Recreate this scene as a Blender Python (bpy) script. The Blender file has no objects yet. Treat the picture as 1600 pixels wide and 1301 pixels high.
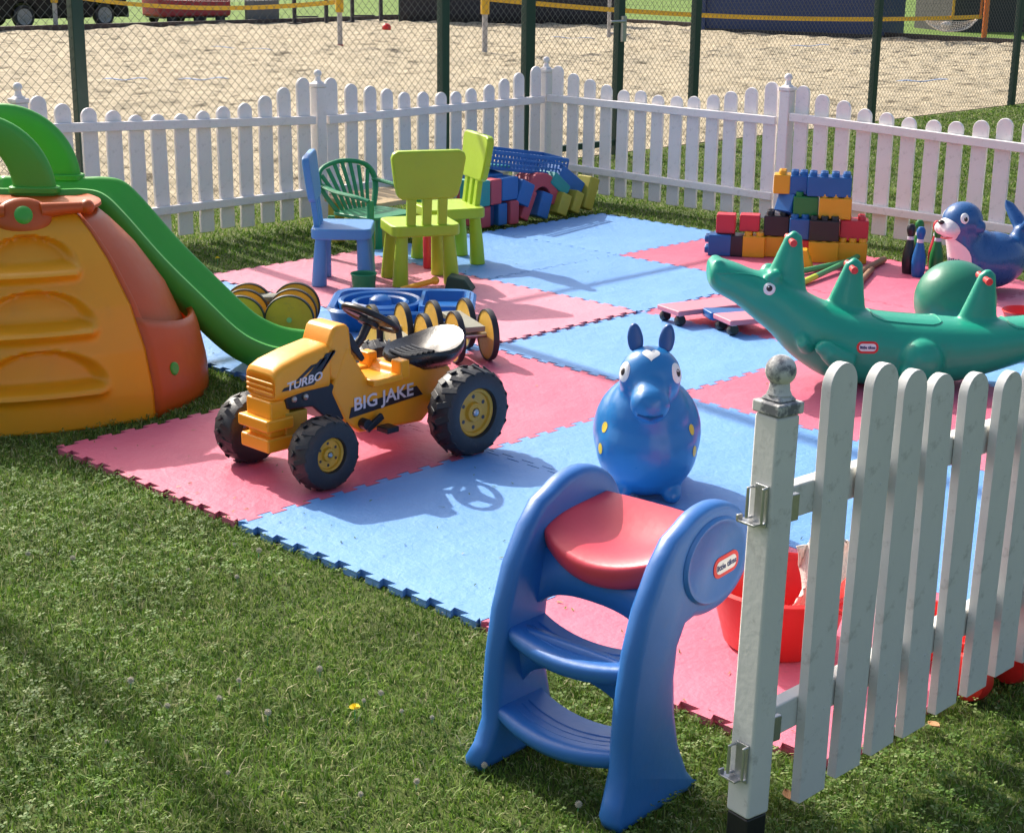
import bpy, bmesh, math, random
import numpy as np
from mathutils import Vector, Matrix, noise as mnoise

R = math.radians
scene = bpy.context.scene
COL = scene.collection
random.seed(7)
rng = np.random.default_rng(7)

# ------------------------------------------------------------------ camera
CAM = Vector((4.60, -2.588, 1.628))
YAW, PITCH, ROLL = 2.341, -0.285, 0.013
fw = Vector((math.cos(YAW) * math.cos(PITCH), math.sin(YAW) * math.cos(PITCH), math.sin(PITCH)))
rt = Vector((math.sin(YAW), -math.cos(YAW), 0))
up = rt.cross(fw)
r2 = rt * math.cos(ROLL) + up * math.sin(ROLL)
u2 = -rt * math.sin(ROLL) + up * math.cos(ROLL)
cam = bpy.data.cameras.new('camera')
cam.sensor_width = 36.0
cam.sensor_fit = 'HORIZONTAL'
cam.lens = 2510 / 1600 * 36
cam.clip_end = 500
cam_o = bpy.data.objects.new('camera', cam)
cam_o.matrix_world = Matrix(((r2.x, u2.x, -fw.x, CAM.x), (r2.y, u2.y, -fw.y, CAM.y),
                             (r2.z, u2.z, -fw.z, CAM.z), (0, 0, 0, 1)))
COL.objects.link(cam_o)
scene.camera = cam_o

# ------------------------------------------------------------------ light
SUN_DIR = Vector((1.26, -0.150, -1.0)).normalized()      # the way the light travels
SUN_EL = math.asin(-SUN_DIR.z)
SUN_AZ = math.atan2(-SUN_DIR.x, -SUN_DIR.y)              # clockwise from +Y
world = bpy.data.worlds.new('World')
scene.world = world
world.use_nodes = True
wn = world.node_tree
sky = wn.nodes.new('ShaderNodeTexSky')
sky.sky_type = 'NISHITA'
sky.sun_disc = False
sky.sun_elevation = SUN_EL
sky.sun_rotation = SUN_AZ
sky.air_density = 1.0
sky.dust_density = 5.0
wn.links.new(sky.outputs[0], wn.nodes['Background'].inputs[0])
wn.nodes['Background'].inputs[1].default_value = 0.15
sun = bpy.data.lights.new('sun', 'SUN')
sun.energy = 4.2
sun.angle = R(0.55)
sun.color = (1.0, 0.95, 0.86)
sun_o = bpy.data.objects.new('sun', sun)
sun_o.rotation_euler = SUN_DIR.to_track_quat('-Z', 'Y').to_euler()
sun_o.location = (-8, 3, 9)
COL.objects.link(sun_o)
scene.view_settings.view_transform = 'Standard'
scene.view_settings.look = 'None'
scene.view_settings.exposure = 0.5
scene.view_settings.gamma = 1.0
scene.cycles.use_denoising = True
scene.cycles.max_bounces = 6


# ------------------------------------------------------------------ materials
def new_mat(name):
    m = bpy.data.materials.new(name)
    m.use_nodes = True
    nt = m.node_tree
    return m, nt, nt.nodes['Principled BSDF']


def plastic(name, col, rough=0.38, var=0.12, scale=9.0, bump=0.15, spec=0.5, coat=0.0, grime=0.0):
    """moulded plastic / paint: slightly uneven colour, roughness and surface"""
    m, nt, b = new_mat(name)
    N, L = nt.nodes, nt.links
    tc = N.new('ShaderNodeTexCoord')
    n1 = N.new('ShaderNodeTexNoise')
    n1.inputs['Scale'].default_value = scale
    n1.inputs['Detail'].default_value = 6
    L.new(tc.outputs['Object'], n1.inputs['Vector'])
    mix = N.new('ShaderNodeMix')
    mix.data_type = 'RGBA'
    mix.inputs[6].default_value = (*[c * (1 - var) for c in col], 1)
    mix.inputs[7].default_value = (*[min(1, c * (1 + var)) for c in col], 1)
    L.new(n1.outputs['Fac'], mix.inputs[0])
    out = mix.outputs[2]
    if grime > 0:
        n3 = N.new('ShaderNodeTexNoise')
        n3.inputs['Scale'].default_value = scale * 2.3
        n3.inputs['Detail'].default_value = 8
        n3.inputs['Roughness'].default_value = 0.7
        L.new(tc.outputs['Object'], n3.inputs['Vector'])
        rp = N.new('ShaderNodeValToRGB')
        rp.color_ramp.elements[0].position = 0.56
        rp.color_ramp.elements[1].position = 0.72
        L.new(n3.outputs['Fac'], rp.inputs[0])
        mu = N.new('ShaderNodeMath')
        mu.operation = 'MULTIPLY'
        mu.inputs[1].default_value = grime
        L.new(rp.outputs[0], mu.inputs[0])
        mx = N.new('ShaderNodeMix')
        mx.data_type = 'RGBA'
        mx.inputs[7].default_value = (0.17, 0.15, 0.12, 1)
        L.new(out, mx.inputs[6])
        L.new(mu.outputs[0], mx.inputs[0])
        out = mx.outputs[2]
    L.new(out, b.inputs['Base Color'])
    n2 = N.new('ShaderNodeTexNoise')
    n2.inputs['Scale'].default_value = scale * 7
    n2.inputs['Detail'].default_value = 4
    L.new(tc.outputs['Object'], n2.inputs['Vector'])
    mr = N.new('ShaderNodeMapRange')
    mr.inputs[3].default_value = rough - 0.08
    mr.inputs[4].default_value = rough + 0.12
    L.new(n2.outputs['Fac'], mr.inputs[0])
    L.new(mr.outputs[0], b.inputs['Roughness'])
    if bump > 0:
        bp = N.new('ShaderNodeBump')
        bp.inputs['Strength'].default_value = bump
        bp.inputs['Distance'].default_value = 0.004
        L.new(n2.outputs['Fac'], bp.inputs['Height'])
        L.new(bp.outputs[0], b.inputs['Normal'])
    b.inputs['Specular IOR Level'].default_value = spec
    b.inputs['Coat Weight'].default_value = coat
    return m


def foam(name, col, fade):
    """EVA puzzle mat: fine woven emboss, faded and scuffed patches"""
    m, nt, b = new_mat(name)
    N, L = nt.nodes, nt.links
    tc = N.new('ShaderNodeTexCoord')
    n1 = N.new('ShaderNodeTexNoise')
    n1.inputs['Scale'].default_value = 2.6
    n1.inputs['Detail'].default_value = 9
    n1.inputs['Roughness'].default_value = 0.65
    L.new(tc.outputs['Generated'], n1.inputs['Vector'])
    oi = N.new('ShaderNodeAttribute')
    oi.attribute_type = 'OBJECT'
    oi.attribute_name = 'fade'
    mr = N.new('ShaderNodeMapRange')
    mr.inputs[1].default_value = 0.3
    mr.inputs[2].default_value = 0.75
    mr.inputs[4].default_value = 0.28
    L.new(n1.outputs['Fac'], mr.inputs[0])
    ad = N.new('ShaderNodeMath')
    ad.operation = 'MULTIPLY_ADD'
    ad.inputs[1].default_value = 1.0
    L.new(oi.outputs['Fac'], ad.inputs[0])
    L.new(mr.outputs[0], ad.inputs[2])
    mx = N.new('ShaderNodeMix')
    mx.data_type = 'RGBA'
    mx.inputs[6].default_value = (*col, 1)
    mx.inputs[7].default_value = (*fade, 1)
    L.new(ad.outputs[0], mx.inputs[0])
    n2 = N.new('ShaderNodeTexNoise')
    n2.inputs['Scale'].default_value = 14
    n2.inputs['Detail'].default_value = 10
    n2.inputs['Roughness'].default_value = 0.75
    L.new(tc.outputs['Generated'], n2.inputs['Vector'])
    rp = N.new('ShaderNodeValToRGB')
    rp.color_ramp.elements[0].position = 0.6
    rp.color_ramp.elements[1].position = 0.78
    L.new(n2.outputs['Fac'], rp.inputs[0])
    mu = N.new('ShaderNodeMath')
    mu.operation = 'MULTIPLY'
    mu.inputs[1].default_value = 0.42
    L.new(rp.outputs[0], mu.inputs[0])
    m3 = N.new('ShaderNodeMix')
    m3.data_type = 'RGBA'
    m3.inputs[7].default_value = (0.22, 0.19, 0.16, 1)
    L.new(mu.outputs[0], m3.inputs[0])
    L.new(mx.outputs[2], m3.inputs[6])
    L.new(m3.outputs[2], b.inputs['Base Color'])
    b.inputs['Roughness'].default_value = 0.55
    b.inputs['Specular IOR Level'].default_value = 0.5
    wv = N.new('ShaderNodeTexVoronoi')
    wv.inputs['Scale'].default_value = 70
    L.new(tc.outputs['Generated'], wv.inputs['Vector'])
    bp = N.new('ShaderNodeBump')
    bp.inputs['Strength'].default_value = 0.25
    bp.inputs['Distance'].default_value = 0.002
    L.new(wv.outputs['Distance'], bp.inputs['Height'])
    b2 = N.new('ShaderNodeBump')
    b2.inputs['Strength'].default_value = 0.5
    b2.inputs['Distance'].default_value = 0.045
    L.new(n1.outputs['Fac'], b2.inputs['Height'])
    L.new(bp.outputs[0], b2.inputs['Normal'])
    L.new(b2.outputs[0], b.inputs['Normal'])
    return m


def two_tone(name, ca, cb, scale, rough, pos=(0.35, 0.7), bump=0.4, dist=0.02, cc=None):
    m, nt, b = new_mat(name)
    N, L = nt.nodes, nt.links
    tc = N.new('ShaderNodeTexCoord')
    n1 = N.new('ShaderNodeTexNoise')
    n1.inputs['Scale'].default_value = scale
    n1.inputs['Detail'].default_value = 10
    n1.inputs['Roughness'].default_value = 0.68
    L.new(tc.outputs['Object'], n1.inputs['Vector'])
    rp = N.new('ShaderNodeValToRGB')
    rp.color_ramp.elements[0].position = pos[0]
    rp.color_ramp.elements[0].color = (*ca, 1)
    rp.color_ramp.elements[1].position = pos[1]
    rp.color_ramp.elements[1].color = (*cb, 1)
    if cc:
        e = rp.color_ramp.elements.new((pos[0] + pos[1]) / 2)
        e.color = (*cc, 1)
    L.new(n1.outputs['Fac'], rp.inputs[0])
    L.new(rp.outputs[0], b.inputs['Base Color'])
    b.inputs['Roughness'].default_value = rough
    b.inputs['Specular IOR Level'].default_value = 0.2
    bp = N.new('ShaderNodeBump')
    bp.inputs['Strength'].default_value = bump
    bp.inputs['Distance'].default_value = dist
    L.new(n1.outputs['Fac'], bp.inputs['Height'])
    L.new(bp.outputs[0], b.inputs['Normal'])
    return m


def blades_mat(name, stops):
    m, nt, b = new_mat(name)
    N, L = nt.nodes, nt.links
    g = N.new('ShaderNodeNewGeometry')
    rp = N.new('ShaderNodeValToRGB')
    els = rp.color_ramp.elements
    els[0].position, els[0].color = stops[0][0], (*stops[0][1], 1)
    els[1].position, els[1].color = stops[-1][0], (*stops[-1][1], 1)
    for p, c in stops[1:-1]:
        e = els.new(p)
        e.color = (*c, 1)
    L.new(g.outputs['Random Per Island'], rp.inputs[0])
    tc = N.new('ShaderNodeTexCoord')
    n1 = N.new('ShaderNodeTexNoise')
    n1.inputs['Scale'].default_value = 2.6
    n1.inputs['Detail'].default_value = 9
    n1.inputs['Roughness'].default_value = 0.72
    L.new(tc.outputs['Object'], n1.inputs['Vector'])
    hs = N.new('ShaderNodeHueSaturation')
    mr = N.new('ShaderNodeMapRange')
    mr.inputs[1].default_value = 0.3
    mr.inputs[2].default_value = 0.7
    mr.inputs[3].default_value = 0.58
    mr.inputs[4].default_value = 1.34
    L.new(n1.outputs['Fac'], mr.inputs[0])
    L.new(mr.outputs[0], hs.inputs['Value'])
    L.new(rp.outputs[0], hs.inputs['Color'])
    L.new(hs.outputs[0], b.inputs['Base Color'])
    b.inputs['Roughness'].default_value = 0.62
    b.inputs['Specular IOR Level'].default_value = 0.25
    tr = N.new('ShaderNodeBsdfTranslucent')
    L.new(hs.outputs[0], tr.inputs['Color'])
    ms = N.new('ShaderNodeMixShader')
    ms.inputs[0].default_value = 0.28
    L.new(b.outputs[0], ms.inputs[1])
    L.new(tr.outputs[0], ms.inputs[2])
    L.new(ms.outputs[0], N['Material Output'].inputs[0])
    return m


M = {}
M['mat_pink'] = foam('pink_foam', (0.60, 0.085, 0.165), (0.76, 0.27, 0.345))
M['mat_blue'] = foam('blue_foam', (0.095, 0.265, 0.62), (0.20, 0.42, 0.76))
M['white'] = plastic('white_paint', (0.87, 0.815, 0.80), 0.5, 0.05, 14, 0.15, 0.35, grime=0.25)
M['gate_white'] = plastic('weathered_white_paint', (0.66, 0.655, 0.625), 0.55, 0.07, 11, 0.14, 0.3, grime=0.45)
M['weathered'] = two_tone('peeling_grey_paint', (0.16, 0.165, 0.18), (0.60, 0.59, 0.56), 22.0, 0.55, (0.46, 0.56), 0.3, 0.003)
M['green_post'] = plastic('dark_green_paint', (0.010, 0.045, 0.036), 0.4, 0.15, 5, 0.1)
M['wire'] = plastic('green_wire', (0.11, 0.115, 0.095), 0.5, 0.1, 5, 0)
M['steel'] = plastic('galvanised_steel', (0.45, 0.46, 0.47), 0.35, 0.2, 30, 0.2)
M['steel'].node_tree.nodes['Principled BSDF'].inputs['Metallic'].default_value = 0.8
M['black'] = plastic('black_plastic', (0.015, 0.015, 0.018), 0.4, 0.25, 12, 0.15)
M['rubber'] = plastic('black_tyre', (0.020, 0.021, 0.025), 0.48, 0.3, 20, 0.2, grime=0.15)
M['seat_black'] = plastic('glossy_black_seat', (0.016, 0.016, 0.018), 0.27, 0.2, 12, 0.1)
M['tractor'] = plastic('tractor_yellow', (0.90, 0.365, 0.016), 0.36, 0.07, 8, 0.12, grime=0.05)
M['rim'] = plastic('mustard_rim', (0.60, 0.32, 0.025), 0.45, 0.15, 25, 0.2, grime=0.2)
M['stripe'] = plastic('black_decal', (0.02, 0.02, 0.024), 0.4, 0.2, 30, 0)
M['letter'] = plastic('pale_lettering', (0.72, 0.66, 0.70), 0.45, 0.1, 50, 0)
M['horse'] = plastic('blue_vinyl', (0.016, 0.185, 0.48), 0.30, 0.12, 6, 0.10, coat=0.15)
M['horse_dark'] = plastic('dark_blue_vinyl', (0.016, 0.090, 0.29), 0.35, 0.12, 8, 0.1)
M['eye_white'] = plastic('white_print', (0.85, 0.85, 0.83), 0.4, 0.03, 20, 0)
M['eye_black'] = plastic('dark_print', (0.03, 0.022, 0.022), 0.3, 0.1, 20, 0)
M['yellow_print'] = plastic('yellow_print', (0.75, 0.55, 0.06), 0.4, 0.1, 20, 0)
M['stool_blue'] = plastic('royal_blue_plastic', (0.026, 0.150, 0.46), 0.36, 0.10, 7, 0.12, grime=0.08)
M['stool_red'] = plastic('coral_red_plastic', (0.70, 0.055, 0.085), 0.34, 0.08, 7, 0.12)
M['red'] = plastic('red_plastic', (0.70, 0.025, 0.022), 0.38, 0.1, 8, 0.12)
M['red_handle'] = plastic('red_grip', (0.62, 0.045, 0.045), 0.4, 0.1, 8, 0.1)
M['croc'] = plastic('sea_green_plastic', (0.013, 0.345, 0.22), 0.33, 0.12, 5, 0.12, grime=0.10)
M['ball_green'] = plastic('green_rubber', (0.018, 0.20, 0.12), 0.33, 0.12, 8, 0.08)
M['slide_green'] = plastic('slide_green', (0.060, 0.40, 0.045), 0.36, 0.12, 5, 0.12, grime=0.05)
M['slide_yellow'] = plastic('sun_yellow_plastic', (0.82, 0.345, 0.010), 0.36, 0.07, 4, 0.12, grime=0.08)
M['slide_orange'] = plastic('orange_plastic', (0.50, 0.085, 0.005), 0.38, 0.10, 4, 0.12, grime=0.08)
M['lime'] = plastic('lime_plastic', (0.37, 0.52, 0.02), 0.42, 0.09, 6, 0.12, grime=0.08)
M['chair_blue'] = plastic('chair_blue', (0.085, 0.26, 0.57), 0.45, 0.1, 6, 0.12, grime=0.06)
M['armchair_green'] = plastic('garden_green', (0.015, 0.24, 0.10), 0.4, 0.12, 6, 0.1)
M['soft_red'] = plastic('soft_block_red', (0.50, 0.075, 0.10), 0.6, 0.12, 8, 0.2, grime=0.1)
M['soft_blue'] = plastic('soft_block_blue', (0.028, 0.15, 0.42), 0.55, 0.12, 8, 0.2, grime=0.1)
M['soft_navy'] = plastic('soft_block_navy', (0.02, 0.05, 0.16), 0.55, 0.12, 8, 0.2)
M['soft_teal'] = plastic('soft_block_teal', (0.03, 0.30, 0.28), 0.55, 0.12, 8, 0.2, grime=0.1)
M['soft_yellow'] = plastic('soft_block_yellow', (0.48, 0.40, 0.05), 0.6, 0.12, 8, 0.2, grime=0.2)
M['brick_yellow'] = plastic('brick_yellow', (0.80, 0.38, 0.014), 0.35, 0.06, 10, 0.08)
M['brick_blue'] = plastic('brick_blue', (0.012, 0.115, 0.36), 0.3, 0.1, 10, 0.08)
M['brick_red'] = plastic('brick_red', (0.60, 0.030, 0.05), 0.35, 0.08, 10, 0.08)
M['brick_black'] = plastic('brick_black', (0.018, 0.015, 0.02), 0.3, 0.2, 10, 0.08)
M['brick_green'] = plastic('brick_green', (0.02, 0.20, 0.045), 0.32, 0.1, 10, 0.08)
M['tray_blue'] = plastic('tray_blue', (0.014, 0.135, 0.42), 0.3, 0.12, 8, 0.1)
M['wood_yellow'] = plastic('yellow_stained_wood', (0.64, 0.37, 0.035), 0.55, 0.25, 12, 0.3, grime=0.3)
M['wood_pale'] = plastic('worn_plywood', (0.56, 0.40, 0.17), 0.6, 0.2, 12, 0.3, grime=0.25)
M['wood_grey'] = plastic('grey_step_board', (0.25, 0.25, 0.20), 0.6, 0.15, 12, 0.3, grime=0.2)
M['stick_green'] = plastic('green_stick', (0.08, 0.36, 0.14), 0.5, 0.1, 20, 0.1)
M['stick_lime'] = plastic('lime_tip', (0.52, 0.65, 0.05), 0.5, 0.1, 20, 0.1)
M['stick_brown'] = plastic('brown_wood_stick', (0.30, 0.16, 0.09), 0.6, 0.25, 20, 0.3)
M['board_pink'] = plastic('salmon_board', (0.72, 0.23, 0.29), 0.5, 0.1, 8, 0.1)
M['seal_blue'] = plastic('seal_blue', (0.020, 0.105, 0.30), 0.27, 0.1, 7, 0.1, coat=0.2)
M['seal_white'] = plastic('seal_white', (0.78, 0.72, 0.74), 0.3, 0.06, 7, 0.1)
M['mouth'] = plastic('mouth_print', (0.60, 0.12, 0.12), 0.4, 0.1, 20, 0)
M['net_white'] = plastic('white_netting', (0.72, 0.66, 0.60), 0.7, 0.2, 60, 0.6)
M['tape_yellow'] = plastic('yellow_tape', (0.66, 0.39, 0.018), 0.5, 0.1, 3, 0.1)
M['orange'] = plastic('orange_tape', (0.6, 0.16, 0.02), 0.5, 0.1, 3, 0.1)
M['pole_grey'] = plastic('grey_pole', (0.42, 0.40, 0.40), 0.5, 0.15, 6, 0.1)
M['court_blue'] = plastic('blue_court_tape', (0.22, 0.28, 0.42), 0.6, 0.2, 4, 0.2)
M['car_black'] = plastic('black_car_paint', (0.008, 0.008, 0.010), 0.45, 0.2, 2, 0, spec=0.25)
M['glass'] = plastic('tinted_glass', (0.02, 0.025, 0.03), 0.08, 0.1, 2, 0)
M['alloy'] = plastic('alloy_wheel', (0.35, 0.35, 0.36), 0.35, 0.1, 4, 0)
M['tarp_red'] = plastic('red_tarpaulin', (0.38, 0.035, 0.045), 0.55, 0.2, 3, 0.4)
M['panel_grey'] = plastic('grey_panel', (0.16, 0.16, 0.165), 0.6, 0.15, 3, 0.2)
M['screen_dark'] = plastic('dark_windbreak', (0.030, 0.028, 0.034), 0.7, 0.25, 3, 0.3)
M['box_blue'] = plastic('container_blue', (0.012, 0.034, 0.125), 0.5, 0.12, 2, 0.2)
M['shed_dark'] = plastic('dark_cladding', (0.030, 0.031, 0.034), 0.6, 0.2, 2, 0.3)
M['timber'] = plastic('sand_pit_timber', (0.07, 0.05, 0.045), 0.7, 0.25, 6, 0.4)
M['flower_yellow'] = plastic('dandelion_yellow', (0.85, 0.66, 0.015), 0.7, 0.1, 60, 0.4)
M['flower_white'] = plastic('clover_white', (0.66, 0.60, 0.48), 0.8, 0.2, 90, 0.6)
M['leaf_dry'] = plastic('dry_leaf', (0.42, 0.22, 0.09), 0.7, 0.25, 60, 0.4)
M['soil'] = two_tone('lawn_soil', (0.040, 0.060, 0.014), (0.115, 0.150, 0.035), 5.0, 0.9, (0.3, 0.7), 0.5, 0.03)
M['sand'] = two_tone('court_sand', (0.13, 0.105, 0.07), (0.56, 0.475, 0.335), 5.0, 0.9, (0.34, 0.56), 1.0, 0.10, (0.45, 0.38, 0.26))
M['grass'] = blades_mat('grass_blades', [(0.0, (0.046, 0.112, 0.013)), (0.40, (0.125, 0.240, 0.027)),
                                         (0.76, (0.215, 0.325, 0.052)), (0.92, (0.33, 0.38, 0.15)), (1.0, (0.56, 0.50, 0.30))])
M['clover'] = blades_mat('clover_leaves', [(0.0, (0.065, 0.145, 0.020)), (0.6, (0.135, 0.240, 0.038)), (1.0, (0.30, 0.36, 0.15))])


# ------------------------------------------------------------------ mesh builder
class MB:
    def __init__(self):
        self.v, self.f, self.m = [], [], []

    def add(self, vs, fs, mat=0, X=None):
        o = len(self.v)
        if X is not None:
            vs = [X @ Vector(p) for p in vs]
        self.v += [tuple(p) for p in vs]
        self.f += [tuple(i + o for i in q) for q in fs]
        self.m += [mat] * len(fs)
        return self

    def box(self, c, s, rot=(0, 0, 0), mat=0, X=None, taper=1.0):
        T = Matrix.Translation(c) @ Matrix.Rotation(rot[2], 4, 'Z') @ Matrix.Rotation(rot[1], 4, 'Y') @ Matrix.Rotation(rot[0], 4, 'X')
        if X is not None:
            T = X @ T
        a, b, h = s[0] / 2, s[1] / 2, s[2] / 2
        vs = [(-a, -b, -h), (a, -b, -h), (a, b, -h), (-a, b, -h)] + \
             [(x * taper, y * taper, h) for x, y in ((-a, -b), (a, -b), (a, b), (-a, b))]
        return self.add(vs, [(3, 2, 1, 0), (4, 5, 6, 7), (0, 1, 5, 4), (1, 2, 6, 5), (2, 3, 7, 6), (3, 0, 4, 7)], mat, T)

    def tube(self, pts, r, n=8, mat=0, caps=True, X=None, flat=1.0):
        pts = [Vector(p) for p in pts]
        k = len(pts)
        rs = r if isinstance(r, (list, tuple)) else [r] * k
        vs, fs = [], []
        prev = None
        for i, p in enumerate(pts):
            t = (pts[min(i + 1, k - 1)] - pts[max(i - 1, 0)]).normalized()
            if prev is None:
                ref = Vector((0, 0, 1)) if abs(t.z) < 0.9 else Vector((1, 0, 0))
                a = t.cross(ref).normalized()
            else:
                a = (prev - t * prev.dot(t)).normalized()
            prev = a
            b = t.cross(a)
            for j in range(n):
                w = 2 * math.pi * j / n
                vs.append(p + (a * math.cos(w) + b * math.sin(w) * flat) * rs[i])
        for i in range(k - 1):
            for j in range(n):
                fs.append((i * n + j, i * n + (j + 1) % n, (i + 1) * n + (j + 1) % n, (i + 1) * n + j))
        if caps:
            fs.append(tuple(range(n))[::-1])
            fs.append(tuple((k - 1) * n + j for j in range(n)))
        return self.add(vs, fs, mat, X)

    def lathe(self, prof, n=24, mat=0, X=None):
        """profile of (r, z) turned about z; closes at r = 0 ends"""
        vs, fs, rows = [], [], []
        for r, z in prof:
            if r < 1e-6:
                rows.append([len(vs)])
                vs.append((0, 0, z))
            else:
                rows.append(list(range(len(vs), len(vs) + n)))
                vs += [(r * math.cos(2 * math.pi * j / n), r * math.sin(2 * math.pi * j / n), z) for j in range(n)]
        for a, b in zip(rows[:-1], rows[1:]):
            for j in range(n):
                j2 = (j + 1) % n
                if len(a) == 1 and len(b) == 1:
                    continue
                if len(a) == 1:
                    fs.append((a[0], b[j2], b[j]))
                elif len(b) == 1:
                    fs.append((a[j], a[j2], b[0]))
                else:
                    fs.append((a[j], a[j2], b[j2], b[j]))
        return self.add(vs, fs, mat, X)

    def ball(self, c, r, n=20, mat=0, X=None, rot=None):
        rr = r if isinstance(r, (list, tuple)) else (r, r, r)
        k = n // 2
        T = Matrix.Translation(c) @ (rot.to_4x4() if rot is not None else Matrix.Identity(4)) @ Matrix.Diagonal((*rr, 1))
        if X is not None:
            T = X @ T
        return self.lathe([(math.sin(math.pi * i / k), -math.cos(math.pi * i / k)) for i in range(k + 1)], n, mat, T)

    def prism(self, pts, h0, h1, mat=0, X=None, inset=0.0):
        """outline in (x, y) raised from z = h0 to h1 (X puts it in place)"""
        n = len(pts)
        vs = [(x, y, h0) for x, y in pts] + [(x, y, h1) for x, y in pts]
        fs = [tuple(range(n))[::-1], tuple(range(n, 2 * n))] + [(i, (i + 1) % n, n + (i + 1) % n, n + i) for i in range(n)]
        return self.add(vs, fs, mat, X)

    def loft(self, rings, mat=0, caps=True, X=None, closed=True):
        n = len(rings[0])
        vs = [p for r in rings for p in r]
        fs = []
        for i in range(len(rings) - 1):
            for j in range(n if closed else n - 1):
                fs.append((i * n + j, i * n + (j + 1) % n, (i + 1) * n + (j + 1) % n, (i + 1) * n + j))
        if caps and closed:
            fs.append(tuple(range(n))[::-1])
            fs.append(tuple((len(rings) - 1) * n + j for j in range(n)))
        return self.add(vs, fs, mat, X)

    def mesh(self, name, mats, angle=40):
        me = bpy.data.meshes.new(name)
        me.from_pydata(self.v, [], self.f)
        for m in (mats if isinstance(mats, (list, tuple)) else [mats]):
            me.materials.append(m)
        me.polygons.foreach_set('material_index', self.m)
        bm = bmesh.new()
        bm.from_mesh(me)
        bmesh.ops.recalc_face_normals(bm, faces=bm.faces)
        bm.to_mesh(me)
        bm.free()
        if angle > 0:
            me.polygons.foreach_set('use_smooth', [True] * len(me.polygons))
            me.set_sharp_from_angle(angle=R(angle))
        return me

    def build(self, name, mats, parent=None, bevel=0, seg=2, angle=40, label=None, solid=0, subd=0):
        o = bpy.data.objects.new(name, self.mesh(name, mats, 0 if (bevel and not subd) else (180 if subd else angle)))
        COL.objects.link(o)
        if parent is not None:
            o.parent = parent
        if solid:
            s = o.modifiers.new('thickness', 'SOLIDIFY')
            s.thickness = solid
            s.offset = -1
        if bevel:
            b = o.modifiers.new('edges', 'BEVEL')
            b.width = bevel
            b.segments = seg
            b.limit_method = 'ANGLE'
            b.angle_limit = R(35)
            b.harden_normals = True
            o.data.polygons.foreach_set('use_smooth', [True] * len(o.data.polygons))
        if subd:
            s = o.modifiers.new('round', 'SUBSURF')
            s.levels = s.render_levels = subd
        if label:
            o['label'] = label
        return o


def blob(mb, name, mats, parent=None, voxel=0.007, smooth=8, label=None):
    """melt overlapping volumes into one continuous moulded skin"""
    t = bpy.data.objects.new('tmp', mb.mesh('tmp', mats, 0))
    COL.objects.link(t)
    r = t.modifiers.new('r', 'REMESH')
    r.mode = 'VOXEL'
    r.voxel_size = voxel
    s = t.modifiers.new('s', 'SMOOTH')
    s.factor = 0.5
    s.iterations = smooth
    dg = bpy.context.evaluated_depsgraph_get()
    dg.update()
    me = bpy.data.meshes.new_from_object(t.evaluated_get(dg))
    bpy.data.objects.remove(t)
    me.name = name
    me.materials.clear()
    me.materials.append(mats)
    me.polygons.foreach_set('use_smooth', [True] * len(me.polygons))
    o = bpy.data.objects.new(name, me)
    COL.objects.link(o)
    if parent is not None:
        o.parent = parent
    if label:
        o['label'] = label
    return o


def tag(o, label, cat, group=None, kind=None):
    o['label'] = label
    o['category'] = cat
    if group:
        o['group'] = group
    if kind:
        o['kind'] = kind
    return o


def thing(name, label, cat, loc=(0, 0, 0), rz=0.0, group=None, rot=None):
    o = bpy.data.objects.new(name, None)
    o.empty_display_size = 0.05
    COL.objects.link(o)
    o.location = loc
    o.rotation_euler = rot if rot else (0, 0, rz)
    return tag(o, label, cat, group)


def struct(o):
    o['kind'] = 'structure'
    return o


def dup(root, loc, rz, label=None, group=None):
    r = root.copy()
    COL.objects.link(r)
    r.location = loc
    r.rotation_euler = (0, 0, rz)
    if label:
        r['label'] = label
    if group:
        r['group'] = group
    for ch in list(root.children):
        c = ch.copy()
        COL.objects.link(c)
        c.parent = r
        for g in list(ch.children):
            d = g.copy()
            COL.objects.link(d)
            d.parent = c
    return r


def text_mesh(name, body, size, depth, mat, parent, X, bold=0.0, shear=0.0, xs=1.0):
    cu = bpy.data.curves.new(name, 'FONT')
    cu.body = body
    cu.size = size
    cu.extrude = depth
    cu.offset = bold
    cu.shear = shear
    cu.align_x = 'CENTER'
    cu.align_y = 'CENTER'
    cu.resolution_u = 3
    t = bpy.data.objects.new('tmp', cu)
    COL.objects.link(t)
    dg = bpy.context.evaluated_depsgraph_get()
    dg.update()
    me = bpy.data.meshes.new_from_object(t.evaluated_get(dg))
    bpy.data.objects.remove(t)
    me.transform(X @ Matrix.Diagonal((xs, 1, 1, 1)))
    me.materials.clear()
    me.materials.append(mat)
    o = bpy.data.objects.new(name, me)
    COL.objects.link(o)
    o.parent = parent
    return o


def basis(o, x, y, z):
    """matrix whose columns are the given axes at origin o"""
    return Matrix(((x[0], y[0], z[0], o[0]), (x[1], y[1], z[1], o[1]), (x[2], y[2], z[2], o[2]), (0, 0, 0, 1)))


def rrect(w, h, r, n=4):
    out = []
    for cx, cy, a0 in ((w / 2 - r, h / 2 - r, 0), (-w / 2 + r, h / 2 - r, 90), (-w / 2 + r, -h / 2 + r, 180), (w / 2 - r, -h / 2 + r, 270)):
        for i in range(n + 1):
            a = R(a0 + 90 * i / n)
            out.append((cx + r * math.cos(a), cy + r * math.sin(a)))
    return out


def ellipse(rx, ry, n=24):
    return [(rx * math.cos(2 * math.pi * i / n), ry * math.sin(2 * math.pi * i / n)) for i in range(n)]


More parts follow.
